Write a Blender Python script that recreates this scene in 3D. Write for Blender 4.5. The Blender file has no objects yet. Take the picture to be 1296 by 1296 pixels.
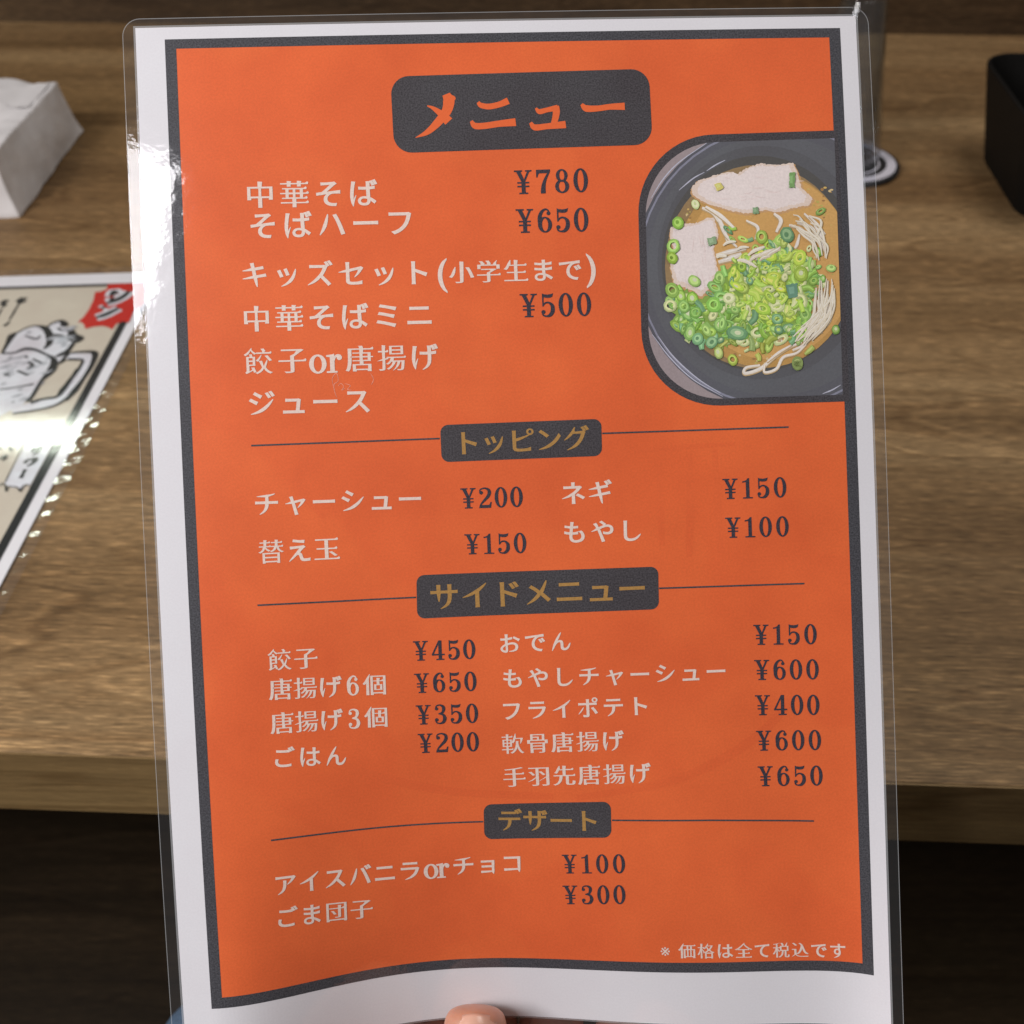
import bpy, bmesh, math, random
import numpy as np
from mathutils import Vector, Matrix
from mathutils.geometry import delaunay_2d_cdt

SC = bpy.context.scene
COL = SC.collection

# ------------------------------------------------------------------ camera
RES = 1296.0                  # the photograph's own pixels, used as a measuring unit
F = 1400.0                    # focal length in those pixels
PITCH = math.radians(42.0)
TABLE_Z = 0.74
CAM = np.array([0.0, 0.0, TABLE_Z + 0.42])
RIGHT = np.array([1.0, 0.0, 0.0])
FWD = np.array([0.0, math.cos(PITCH), -math.sin(PITCH)])
UP = np.array([0.0, math.sin(PITCH), math.cos(PITCH)])
D0 = 0.323                    # distance to the hand-held menu

cd = bpy.data.cameras.new('camera')
cam = bpy.data.objects.new('camera', cd)
COL.objects.link(cam)
cam.location = CAM
cam.rotation_euler = (math.pi / 2 - PITCH, 0, 0)
cd.sensor_width = 36.0
cd.lens = 36.0 * F / RES
cd.clip_start = 0.01
cd.clip_end = 50
cd.dof.use_dof = True
cd.dof.focus_distance = D0 * 1.006
cd.dof.aperture_fstop = 18.0
SC.camera = cam


def unproj(px, py, d):
    """world point at depth d (along the lens axis) seen at photo pixel px, py"""
    px = np.asarray(px, float)[..., None]
    py = np.asarray(py, float)[..., None]
    d = np.asarray(d, float)[..., None]
    return CAM + d * (FWD + (px - 648) / F * RIGHT + (648 - py) / F * UP)


def on_plane(px, py, z=TABLE_Z):
    r = unproj(px, py, 1.0) - CAM
    t = (z - CAM[2]) / r[..., 2]
    return CAM + r * t[..., None]


def project(P):
    q = np.asarray(P, float) - CAM
    d = q @ FWD
    return 648 + F * (q @ RIGHT) / d, 648 - F * (q @ UP) / d, d


# ------------------------------------------------------------------ world, lamps, exposure
w = bpy.data.worlds.new('World')
SC.world = w
w.use_nodes = True
bg = w.node_tree.nodes['Background']
bg.inputs[0].default_value = (1.0, 0.96, 0.95, 1)
bg.inputs[1].default_value = 0.06
SC.view_settings.view_transform = 'Standard'
SC.view_settings.look = 'None'
SC.view_settings.exposure = 0.2
SC.view_settings.gamma = 1.0
SC.cycles.use_denoising = True
SC.cycles.max_bounces = 10
SC.cycles.transparent_max_bounces = 24
SC.cycles.caustics_reflective = False
SC.cycles.caustics_refractive = False


def area_lamp(name, loc, aim, sx, sy, watts, color, roll=0.0):
    l = bpy.data.lights.new(name, 'AREA')
    l.shape = 'RECTANGLE'
    l.size, l.size_y = sx, sy
    l.energy = watts
    l.color = color
    o = bpy.data.objects.new(name, l)
    COL.objects.link(o)
    o.location = loc
    q = (Vector(aim) - Vector(loc)).to_track_quat('-Z', 'Y')
    o.rotation_euler = (q.to_matrix() @ Matrix.Rotation(roll, 3, 'Z')).to_euler()
    return o

# ------------------------------------------------------------------ ceiling tubes and added soft lights (the tubes stand where their mirror images show in the laminates)
CEIL = 2.45
area_lamp('added_key_light', (-1.10, -0.22, 1.72), (-0.10, 0.30, 0.95), 0.55, 0.6, 19, (1.0, 0.965, 0.955))  # added soft key from the left, kept clear of the menu's reflections
area_lamp('added_table_fill', (0.65, 0.75, 2.30), (0.45, 0.75, 0), 0.9, 0.7, 9.5, (1.0, 0.95, 0.90))  # added fill that brightens the right and far part of the table
tl = area_lamp('short_tube_lamp', (-0.822, -0.755, CEIL), (-0.82, -0.75, 0), 0.15, 0.44, 4.6, (1.0, 0.97, 1.0))
tl.rotation_euler = (0, 0, math.radians(-29))
tb = area_lamp('long_tube_lamp', (-2.0, 2.53, 2.30), (-2.0, 2.0, TABLE_Z), 1.55, 0.075, 10, (0.90, 1.0, 0.84))

# ------------------------------------------------------------------ object helpers
def link(name, me, parent=None, mat=None):
    o = bpy.data.objects.new(name, me)
    COL.objects.link(o)
    if mat is not None:
        me.materials.append(mat)
    if parent is not None:
        o.parent = parent
        o.matrix_parent_inverse = parent.matrix_world.inverted()
    return o


def thing(name, label, cat, loc, group=None):
    o = bpy.data.objects.new(name, None)
    COL.objects.link(o)
    o.empty_display_size = 0.02
    o.location = loc
    o['label'] = label
    o['category'] = cat
    if group:
        o['group'] = group
    o.matrix_world = Matrix.Translation(Vector(loc))
    return o


def tag(o, label, cat):
    o['label'] = label
    o['category'] = cat
    return o


def raw_mesh(name, V, Fc, uv=None, smooth=False, cols=None):
    me = bpy.data.meshes.new(name)
    me.from_pydata([tuple(map(float, v)) for v in V], [], [tuple(map(int, f)) for f in Fc])
    if uv is not None:
        lay = me.uv_layers.new(name='UVMap')
        idx = np.empty(len(me.loops), int)
        me.loops.foreach_get('vertex_index', idx)
        lay.data.foreach_set('uv', np.asarray(uv, np.float32)[idx].ravel())
    if cols is not None:
        a = me.color_attributes.new('tint', 'FLOAT_COLOR', 'POINT')
        c = np.ones((len(V), 4), np.float32)
        c[:, :3] = cols
        a.data.foreach_set('color', c.ravel())
    if smooth:
        me.polygons.foreach_set('use_smooth', [True] * len(me.polygons))
    me.update()
    return me


# ------------------------------------------------------------------ materials
def nodes_of(name):
    m = bpy.data.materials.new(name)
    m.use_nodes = True
    nt = m.node_tree
    return m, nt, nt.nodes['Principled BSDF']


def N(nt, typ, **kw):
    n = nt.nodes.new(typ)
    for k, v in kw.items():
        if k.startswith('i_'):
            n.inputs[k[2:].replace('_', ' ')].default_value = v
        else:
            setattr(n, k, v)
    return n


def ramp(nt, fac, stops):
    r = nt.nodes.new('ShaderNodeValToRGB')
    e = r.color_ramp.elements
    while len(e) < len(stops):
        e.new(0.5)
    for k, (p, c) in enumerate(stops):
        e[k].position = p
        e[k].color = (*c, 1) if len(c) == 3 else c
    nt.links.new(fac, r.inputs[0])
    return r.outputs[0]


def mul(nt, a, b, fac=1.0, mode='MULTIPLY'):
    x = nt.nodes.new('ShaderNodeMix')
    x.data_type = 'RGBA'
    x.blend_type = mode
    x.inputs[0].default_value = fac
    for sock, v in ((x.inputs[6], a), (x.inputs[7], b)):
        if isinstance(v, tuple):
            sock.default_value = (*v, 1)
        else:
            nt.links.new(v, sock)
    return x.outputs[2]


def ink(name, col, grain=0.12, mottle=0.06, coat=1.0, tint=False, rough=0.5, cells=1.6, bleed=None, coat_rough=0.05, bump=0.15, wide=0.12):
    """printed ink under a glossy laminate: dithered toner grain, slow mottle, clear coat (UV is in millimetres)"""
    m, nt, b = nodes_of(name)
    uv = nt.nodes.new('ShaderNodeTexCoord').outputs['UV']
    n1 = N(nt, 'ShaderNodeTexNoise', i_Scale=cells, i_Detail=3.0, i_Roughness=0.75)
    n2 = N(nt, 'ShaderNodeTexNoise', i_Scale=0.035, i_Detail=4.0, i_Roughness=0.6)
    nt.links.new(uv, n1.inputs['Vector'])
    nt.links.new(uv, n2.inputs['Vector'])
    g = ramp(nt, n1.outputs['Fac'], [(0.5 - wide, (1 - grain,) * 3), (0.5 + wide, (1 + grain,) * 3)])
    s = ramp(nt, n2.outputs['Fac'], [(0.3, (1 - mottle, 1 - 1.2 * mottle, 1 - 1.1 * mottle)), (0.7, (1 + mottle * .5, 1 + mottle, 1 + mottle))])
    if tint:
        base = N(nt, 'ShaderNodeVertexColor', layer_name='tint').outputs['Color']
    else:
        base = tuple(col)
    c = mul(nt, mul(nt, base, g), s)
    if bleed:
        n3 = N(nt, 'ShaderNodeTexNoise', i_Scale=0.02, i_Detail=1.0)
        nt.links.new(uv, n3.inputs['Vector'])
        c = mul(nt, c, ramp(nt, n3.outputs['Fac'], [(0.48, (1, 1, 1)), (0.53, bleed)]))
    nt.links.new(c, b.inputs['Base Color'])
    b.inputs['Roughness'].default_value = rough
    b.inputs['Specular IOR Level'].default_value = 0.2
    b.inputs['Coat Weight'].default_value = coat
    b.inputs['Coat Roughness'].default_value = coat_rough
    b.inputs['Coat IOR'].default_value = 1.5
    n4 = N(nt, 'ShaderNodeTexNoise', i_Scale=0.11, i_Detail=3.0, i_Roughness=0.55)
    nt.links.new(uv, n4.inputs['Vector'])
    bp = N(nt, 'ShaderNodeBump', i_Strength=bump, i_Distance=0.0004)
    nt.links.new(n4.outputs['Fac'], bp.inputs['Height'])
    nt.links.new(bp.outputs['Normal'], b.inputs['Coat Normal'])
    return m


def film(name, haze=0.06, rough=0.05, tint=(0.93, 0.95, 1.0), rippled=0.0, ior=1.5, two_sided=False):
    """clear laminating film: mostly transparent, glossy by Fresnel, a trace of milky scatter"""
    m, nt, b = nodes_of(name)
    nt.nodes.remove(b)
    out = nt.nodes['Material Output']
    tr = N(nt, 'ShaderNodeBsdfTransparent')
    tr.inputs[0].default_value = (*tint, 1)
    gl = N(nt, 'ShaderNodeBsdfGlossy', i_Roughness=rough)
    di = N(nt, 'ShaderNodeBsdfDiffuse')
    di.inputs[0].default_value = (0.75, 0.77, 0.8, 1)
    fr = N(nt, 'ShaderNodeFresnel', i_IOR=ior)
    m1 = N(nt, 'ShaderNodeMixShader')
    m1.inputs[0].default_value = haze
    m2 = N(nt, 'ShaderNodeMixShader')
    nt.links.new(tr.outputs[0], m1.inputs[1])
    nt.links.new(di.outputs[0], m1.inputs[2])
    if two_sided:        # thin wall seen from either side: reflectance rises towards grazing view
        lw = N(nt, 'ShaderNodeLayerWeight', i_Blend=0.5)
        pw = N(nt, 'ShaderNodeMath', operation='POWER')
        pw.inputs[1].default_value = 2.6
        ad = N(nt, 'ShaderNodeMath', operation='MULTIPLY_ADD')
        ad.inputs[1].default_value = 0.80
        ad.inputs[2].default_value = 0.04
        nt.links.new(lw.outputs['Facing'], pw.inputs[0])
        nt.links.new(pw.outputs[0], ad.inputs[0])
        nt.links.new(ad.outputs[0], m2.inputs[0])
    else:
        nt.links.new(fr.outputs[0], m2.inputs[0])
    nt.links.new(m1.outputs[0], m2.inputs[1])
    nt.links.new(gl.outputs[0], m2.inputs[2])
    nt.links.new(m2.outputs[0], out.inputs['Surface'])
    uv = nt.nodes.new('ShaderNodeTexCoord').outputs['UV']
    n = N(nt, 'ShaderNodeTexNoise', i_Scale=0.16, i_Detail=3.0)
    nt.links.new(uv, n.inputs['Vector'])
    bp = N(nt, 'ShaderNodeBump', i_Strength=0.10 + rippled, i_Distance=0.0006)
    nt.links.new(n.outputs['Fac'], bp.inputs['Height'])
    nt.links.new(bp.outputs['Normal'], gl.inputs['Normal'])
    return m


def wood(name, dark, mid, light, scale=1.0, rough=0.55, fleck=0.5):
    m, nt, b = nodes_of(name)
    tc = nt.nodes.new('ShaderNodeTexCoord').outputs['Object']

    def noise(sx, sy, sz, detail, r=0.6, dist=0.0):
        mp = N(nt, 'ShaderNodeMapping')
        mp.inputs['Scale'].default_value = (sx * scale, sy * scale, sz * scale)
        nt.links.new(tc, mp.inputs[0])
        n = N(nt, 'ShaderNodeTexNoise', i_Scale=1.0, i_Detail=detail, i_Roughness=r, i_Distortion=dist)
        nt.links.new(mp.outputs[0], n.inputs['Vector'])
        return n.outputs['Fac']
    band = noise(0.75, 9.5, 9.5, 6, 0.58, 0.8)
    fine = noise(5.5, 230, 230, 6, 0.78, 0.12)
    blot = noise(0.9, 4.2, 4.2, 3, 0.5)
    pore = noise(75, 1050, 1050, 2, 0.6)
    vein = noise(1.6, 11, 11, 2, 0.5, 1.4)
    c = ramp(nt, band, [(0.30, dark), (0.50, mid), (0.72, light)])
    c = mul(nt, c, ramp(nt, fine, [(0.32, (0.70, 0.68, 0.64)), (0.50, (1, 1, 1)), (0.70, (1.25, 1.24, 1.2))]))
    c = mul(nt, c, ramp(nt, blot, [(0.36, (0.78, 0.74, 0.70)), (0.50, (1, 1, 1)), (0.64, (1.16, 1.18, 1.14))]))
    # growth rings cut open: pale and dark outlines
    c = mul(nt, c, ramp(nt, vein, [(0.470, (1, 1, 1)), (0.487, (0.76, 0.72, 0.68)), (0.498, (1.0, 1.0, 1.0)), (0.506, (1 + .5 * fleck,) * 3), (0.516, (1, 1, 1)), (0.60, (1, 1, 1)), (0.612, (0.8, 0.77, 0.74)), (0.625, (1, 1, 1))]))
    c = mul(nt, c, ramp(nt, pore, [(0.36, (1 - .6 * fleck,) * 3), (0.45, (1, 1, 1)), (0.54, (1, 1, 1)), (0.66, (1 + 1.2 * fleck,) * 3)]))
    nt.links.new(c, b.inputs['Base Color'])
    b.inputs['Roughness'].default_value = rough
    b.inputs['Specular IOR Level'].default_value = 0.25
    bp = N(nt, 'ShaderNodeBump', i_Strength=0.25, i_Distance=0.0004)
    nt.links.new(fine, bp.inputs['Height'])
    nt.links.new(bp.outputs['Normal'], b.inputs['Normal'])
    return m


def plain(name, col, rough=0.5, noise_amt=0.1, scale=60.0, spec=0.4, **kw):
    m, nt, b = nodes_of(name)
    tc = nt.nodes.new('ShaderNodeTexCoord').outputs['Object']
    n = N(nt, 'ShaderNodeTexNoise', i_Scale=scale, i_Detail=4.0)
    nt.links.new(tc, n.inputs['Vector'])
    c = mul(nt, tuple(col), ramp(nt, n.outputs['Fac'], [(0.3, (1 - noise_amt,) * 3), (0.7, (1 + noise_amt,) * 3)]))
    nt.links.new(c, b.inputs['Base Color'])
    b.inputs['Roughness'].default_value = rough
    b.inputs['Specular IOR Level'].default_value = spec
    for k, v in kw.items():
        b.inputs[k].default_value = v
    return m


ORANGE = (0.77, 0.140, 0.040)
M = {
    'paper': ink('white paper', (0.72, 0.71, 0.75), 0.02, 0.02),
    'orange': ink('orange ink', ORANGE, 0.055, 0.085, bleed=(0.98, 0.94, 0.95)),
    'orange_text': ink('orange lettering ink', ORANGE, 0.05, 0.03),
    'grey': ink('charcoal ink', (0.062, 0.061, 0.070), 0.48, 0.08, cells=2.2),
    'plate': ink('charcoal plate ink', (0.062, 0.056, 0.062), 0.42, 0.1, cells=2.2),
    'cream': ink('cream lettering', (0.78, 0.63, 0.56), 0.08, 0.04),
    'dark': ink('dark lettering', (0.046, 0.040, 0.055), 0.40, 0.06, cells=2.2),
    'gold': ink('gold lettering', (0.41, 0.225, 0.068), 0.12, 0.05),
    'photo': ink('printed photo ink', None, 0.09, 0.06, tint=True, cells=1.3, wide=0.2),
    'film': film('clear laminate film', 0.02),
    'edge': film('cut film edge', haze=0.28, rough=0.12),
}

# ------------------------------------------------------------------ the hand-held sheet as a curved surface
# u, v run over the printed frame (0..1); beyond it lie the white margin and the film
FW_MM, FH_MM = 197.0, 283.0
_bu = np.array([0, .24, .30, .335, .43, .587, .80, 1.0])
_bd = np.array([0, -28.6, -31, -35, -35.5, -23.5, -13.0, 0])
_A = np.stack([_bu * (1 - _bu) * _bu ** k for k in range(4)], 1)
_bc = np.linalg.lstsq(_A, _bd, rcond=None)[0]
_cl = np.polyfit([0, .312, .58, .75, 1.0], [208.5, 224, 239, 249.5, 268], 3)
_cr = np.polyfit([0, .33, .62, .691, 1.0], [1063, 1080, 1092, 1094.3, 1106], 3)


def bump_shape(u):
    uc = np.clip(u, 0, 1)
    b = sum(_bc[k] * uc * (1 - uc) * uc ** k for k in range(4))
    slope0 = _bc[0]
    slope1 = -sum(_bc)
    return b + np.minimum(u, 0) * slope0 + np.maximum(u - 1, 0) * slope1


def warp(u, v):
    u = np.asarray(u, float)
    v = np.asarray(v, float)
    vc = np.clip(v, -0.05, 1.1)
    xl, xr = np.polyval(_cl, vc), np.polyval(_cr, vc)
    yl, yr = 50 + 1226.8 * v, 35.5 + 1199 * v
    x = xl + (xr - xl) * u
    y = yl + (yr - yl) * u - 3.0 * u * (1 - u) * 4 * np.clip(1 - v * 3, 0, 1) * 0.4
    y = y + bump_shape(u) * np.clip(v, 0, 2) ** 4.2
    return x, y


def depth(u, v):
    u = np.asarray(u, float)
    v = np.asarray(v, float)
    d = D0 * (1 + 0.012 * v + 0.056 * (-bump_shape(u) / 35.5) * np.clip(v, 0, 2) ** 4.2)
    # a slight roll of the long edges away from the viewer
    d = d + 0.010 * np.clip(0.07 - u, 0, 1) ** 1.5 + 0.008 * np.clip(u - 0.95, 0, 1) ** 1.5
    return d


def sheet(u, v, off=0.0):
    u = np.asarray(u, float)
    v = np.asarray(v, float)

    def S(a, b):
        return unproj(*warp(a, b), depth(a, b))
    P = S(u, v)
    e = 1e-3
    n = np.cross(S(u + e, v) - S(u - e, v), S(u, v + e) - S(u, v - e))
    n /= np.linalg.norm(n, axis=-1, keepdims=True)
    s = np.sign(np.sum(n * (CAM - P), -1, keepdims=True))
    return P + n * s * off


def to_uv(px, py):
    px = np.asarray(px, float)
    py = np.asarray(py, float)
    u = (px - 230) / 850
    v = (py - 45) / 1205
    for _ in range(8):
        x, y = warp(u, v)
        e = 1e-4
        xu, yu = warp(u + e, v)
        xv, yv = warp(u, v + e)
        a, b, c, d = (xu - x) / e, (xv - x) / e, (yu - y) / e, (yv - y) / e
        det = a * d - b * c
        rx, ry = px - x, py - y
        u = u + (d * rx - b * ry) / det
        v = v + (-c * rx + a * ry) / det
    return u, v


def uv_mm(px, py):
    u, v = to_uv(px, py)
    return np.stack([u * FW_MM, -v * FH_MM], -1)


# ------------------------------------------------------------------ flat print: polygons in millimetres, filled, refined and laid on a surface
def fill(polys, cell, holes=True):
    V, E = [], []
    for P in polys:
        n0 = len(V)
        k = len(P)
        V += [Vector((float(p[0]), float(p[1]))) for p in P]
        E += [(n0 + i, n0 + (i + 1) % k) for i in range(k)]
    A = np.array([(p.x, p.y) for p in V])
    lo, hi = A.min(0), A.max(0)
    if cell and max(hi - lo) > cell * 1.4:
        for gx in np.arange(lo[0] + cell * .43, hi[0], cell):
            for gy in np.arange(lo[1] + cell * .37, hi[1], cell):
                V.append(Vector((gx, gy)))
    vs, _, fs, *_ = delaunay_2d_cdt(V, E, [], 0, 1e-6)
    vs = np.array([(p.x, p.y) for p in vs]).reshape(-1, 2)
    T = np.array([f for f in fs if len(f) == 3], int).reshape(-1, 3)
    c = vs[T].mean(1)
    wind = np.zeros(len(T))
    cross = np.zeros(len(T), int)
    for P in polys:
        P = np.asarray(P, float)
        for a, b in zip(P, np.roll(P, -1, 0)):
            if a[1] == b[1]:
                continue
            h = ((a[1] > c[:, 1]) != (b[1] > c[:, 1])) & (c[:, 0] < (b[0] - a[0]) * (c[:, 1] - a[1]) / (b[1] - a[1]) + a[0])
            cross += h
            wind += h * np.sign(b[1] - a[1])
    keep = (cross % 2 == 1) if len(polys) > 1 else (np.abs(wind) > .5)
    return vs, [tuple(t) for t in T[keep]]


def dens(P, step):
    P = np.asarray(P, float)
    o = []
    for a, b in zip(P, np.roll(P, -1, 0)):
        k = max(1, int(math.ceil(np.hypot(*(b - a)) / step)))
        o += [a + (b - a) * i / k for i in range(k)]
    return np.array(o)


def on_sheet(mm, off):
    return sheet(mm[:, 0] / FW_MM, -mm[:, 1] / FH_MM, off)


def lay(name, pieces, mat, parent, off, place=on_sheet, cell=2.2, cols=None, step=6e-7):
    """pieces: list of polygon groups (outer + holes); each piece a hair above the one before"""
    VV, FF, UV, CC = [], [], [], []
    n = 0
    for k, P in enumerate(pieces):
        holes = len(P) > 1
        v, f = fill([dens(p, cell) if cell else np.asarray(p, float) for p in P], cell, True)
        if not len(f):
            continue
        p3 = place(v, off + (k % 40) * step)
        # keep only used vertices and face them to the viewer
        for t in f:
            a, b, c = p3[t[0]], p3[t[1]], p3[t[2]]
            if np.dot(np.cross(b - a, c - a), CAM - a) < 0:
                t = t[::-1]
            FF.append(tuple(i + n for i in t))
        VV.append(p3)
        UV.append(v)
        if cols is not None:
            CC.append(np.tile(np.asarray(cols[k], float), (len(v), 1)))
        n += len(v)
    me = raw_mesh(name, np.vstack(VV), FF, np.vstack(UV), cols=np.vstack(CC) if cols is not None else None)
    bm = bmesh.new()
    bm.from_mesh(me)
    loose = [x for x in bm.verts if not x.link_faces]
    bmesh.ops.delete(bm, geom=loose, context='VERTS')
    bm.to_mesh(me)
    bm.free()
    return link(name, me, parent, mat)


def rrect(x0, y0, x1, y1, r, seg=8, corners=(1, 1, 1, 1)):
    """rounded rectangle, y up; corners: bl, br, tr, tl"""
    o = []
    for k, (cx, cy, a) in enumerate(((x0 + r, y0 + r, 180), (x1 - r, y0 + r, 270), (x1 - r, y1 - r, 0), (x0 + r, y1 - r, 90))):
        if corners[k]:
            o += [(cx + r * math.cos(math.radians(a + 90 * i / seg)), cy + r * math.sin(math.radians(a + 90 * i / seg))) for i in range(seg + 1)]
        else:
            o.append(((x0, y0), (x1, y0), (x1, y1), (x0, y1))[k])
    return np.array(o)


def quad_rrect(tl, tr, br, bl, r, corners=(1, 1, 1, 1), seg=8):
    """rounded four-sided plate given by its corner pixels in the photograph, returned in sheet millimetres"""
    W_ = 0.5 * (math.dist(tl, tr) + math.dist(bl, br))
    H_ = 0.5 * (math.dist(tl, bl) + math.dist(tr, br))
    P = rrect(0, 0, W_, H_, r, seg, corners)
    s, t = P[:, 0] / W_, 1 - P[:, 1] / H_
    tl, tr, br, bl = map(np.array, (tl, tr, br, bl))
    q = ((1 - s) * (1 - t))[:, None] * tl + (s * (1 - t))[:, None] * tr + (s * t)[:, None] * br + ((1 - s) * t)[:, None] * bl
    return uv_mm(q[:, 0], q[:, 1])


# ------------------------------------------------------------------ lettering
def ell(cx, cy, rx, ry, n=26):
    t = np.linspace(0, 2 * np.pi, n, endpoint=False)
    return np.stack([cx + rx * np.cos(t), cy + ry * np.sin(t)], 1)


def spline(pts, k=6):
    pts = np.array(pts, float)
    if len(pts) < 3:
        return pts
    P = np.vstack([2 * pts[0] - pts[1], pts, 2 * pts[-1] - pts[-2]])
    o = []
    for i in range(1, len(P) - 2):
        for t in np.arange(k) / k:
            a, b, c, d = P[i - 1:i + 3]
            o.append(.5 * ((2 * b) + (-a + c) * t + (2 * a - 5 * b + 4 * c - d) * t * t + (-a + 3 * b - 3 * c + d) * t ** 3))
    o.append(pts[-1])
    return np.array(o)


def brush(pts, w, k=6):
    """outline of a stroke along pts whose width follows the list w"""
    C = spline(pts, k)
    D = np.gradient(C, axis=0)
    D /= np.hypot(*D.T)[:, None] + 1e-9
    W_ = np.interp(np.linspace(0, 1, len(C)), np.linspace(0, 1, len(w)), w)
    Nn = np.stack([-D[:, 1], D[:, 0]], 1)
    return np.vstack([C + Nn * W_[:, None] / 2, (C - Nn * W_[:, None] / 2)[::-1]])


def box2(x0, y0, x1, y1):
    return np.array([[x0, y0], [x1, y0], [x1, y1], [x0, y1]])


# serif figures, em height 1
FIG = {
    '0': [[ell(.33, .5, .295, .51), ell(.33, .5, .15, .465)]],
    '1': [[np.array([[.11, .85], [.11, .81], [.28, .83], [.28, .045], [.12, .035], [.12, 0], [.58, 0], [.58, .035], [.42, .045], [.42, 1.0], [.37, 1.0], [.30, .91], [.20, .86]])]],
    '2': [[brush([(.07, .76), (.10, .92), (.31, .985), (.50, .90), (.54, .74), (.46, .56), (.27, .36), (.12, .19), (.06, .06)], [.03, .04, .05, .11, .145, .13, .09, .05, .05])], [ell(.135, .76, .078, .078, 14)],
          [np.array([[.03, 0], [.58, 0], [.625, .27], [.585, .27], [.55, .16], [.49, .125], [.15, .125], [.04, .06]])]],
    '3': [[brush([(.09, .80), (.14, .94), (.31, .985), (.47, .90), (.50, .76), (.43, .59), (.24, .525)], [.03, .04, .05, .12, .14, .09, .03])],
          [brush([(.24, .53), (.46, .47), (.54, .28), (.47, .09), (.30, .015), (.13, .06), (.07, .20)], [.03, .09, .155, .13, .05, .04, .03])], [ell(.14, .79, .072, .072, 14)], [ell(.13, .21, .078, .078, 14)]],
    '4': [[np.array([[.38, 1.0], [.43, 1.0], [.10, .30], [.65, .30], [.65, .245], [.025, .245], [.025, .285]])], [box2(.37, .04, .51, 1.0)], [box2(.25, 0, .62, .04)]],
    '5': [[np.array([[.11, 1.0], [.16, .97], [.34, .95], [.50, .975], [.56, 1.0], [.53, .88], [.44, .835], [.30, .83], [.145, .86], [.145, .46], [.11, .46]])],
          [brush([(.12, .48), (.24, .60), (.40, .60), (.53, .46), (.53, .22), (.42, .06), (.27, .015), (.13, .06), (.08, .2)], [.03, .045, .06, .13, .155, .12, .05, .04, .03])], [ell(.135, .2, .075, .075, 14)]],
    '6': [[ell(.34, .32, .285, .33), ell(.345, .32, .145, .29)], [brush([(.53, .82), (.48, .94), (.37, .985), (.22, .88), (.13, .68), (.12, .45), (.14, .30)], [.03, .04, .05, .1, .14, .145, .13])], [ell(.505, .81, .07, .07, 14)]],
    '7': [[np.array([[.05, 1.0], [.05, .70], [.085, .70], [.11, .82], [.17, .87], [.56, .87], [.62, .93], [.62, 1.0]])], [brush([(.58, .90), (.43, .62), (.34, .35), (.31, .08), (.31, .0)], [.05, .09, .14, .18, .17])]],
    '8': [[ell(.33, .735, .235, .265), ell(.335, .735, .12, .225)], [ell(.33, .265, .285, .28), ell(.325, .265, .15, .235)]],
    '¥': [[np.array([[.0, 1.0], [.32, 1.0], [.32, .965], [.245, .955], [.40, .60], [.555, .955], [.47, .965], [.47, 1.0], [.72, 1.0], [.72, .965], [.625, .95], [.435, .53], [.435, .04], [.54, .035], [.54, 0], [.19, 0], [.19, .035], [.295, .04], [.295, .53], [.09, .955], [.0, .965]])],
          [box2(.12, .455, .60, .495)], [box2(.12, .295, .60, .335)]],
    'o': [[ell(.33, .33, .31, .345), ell(.33, .33, .165, .30)]],
    'r': [[np.array([[.03, 0], [.40, 0], [.40, .035], [.30, .045], [.30, .68], [.25, .66], [.03, .64], [.03, .60], [.16, .585], [.16, .045], [.03, .035]])], [brush([(.26, .36), (.33, .56), (.44, .63), (.52, .59)], [.04, .06, .06, .1])], [ell(.50, .55, .085, .085, 14)]],
}
_t = np.linspace(-1, 1, 13)
_pxo, _pxi = .46 - .30 * (1 - _t * _t) ** .7, .46 - .17 * (1 - _t * _t) ** .9
_par = np.vstack([np.stack([_pxo, .42 + .60 * _t], 1), np.stack([_pxi, .42 + .56 * _t], 1)[::-1]])
FIG['('] = [[_par]]
FIG[')'] = [[np.stack([.6 - _par[:, 0], _par[:, 1]], 1)]]

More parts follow.
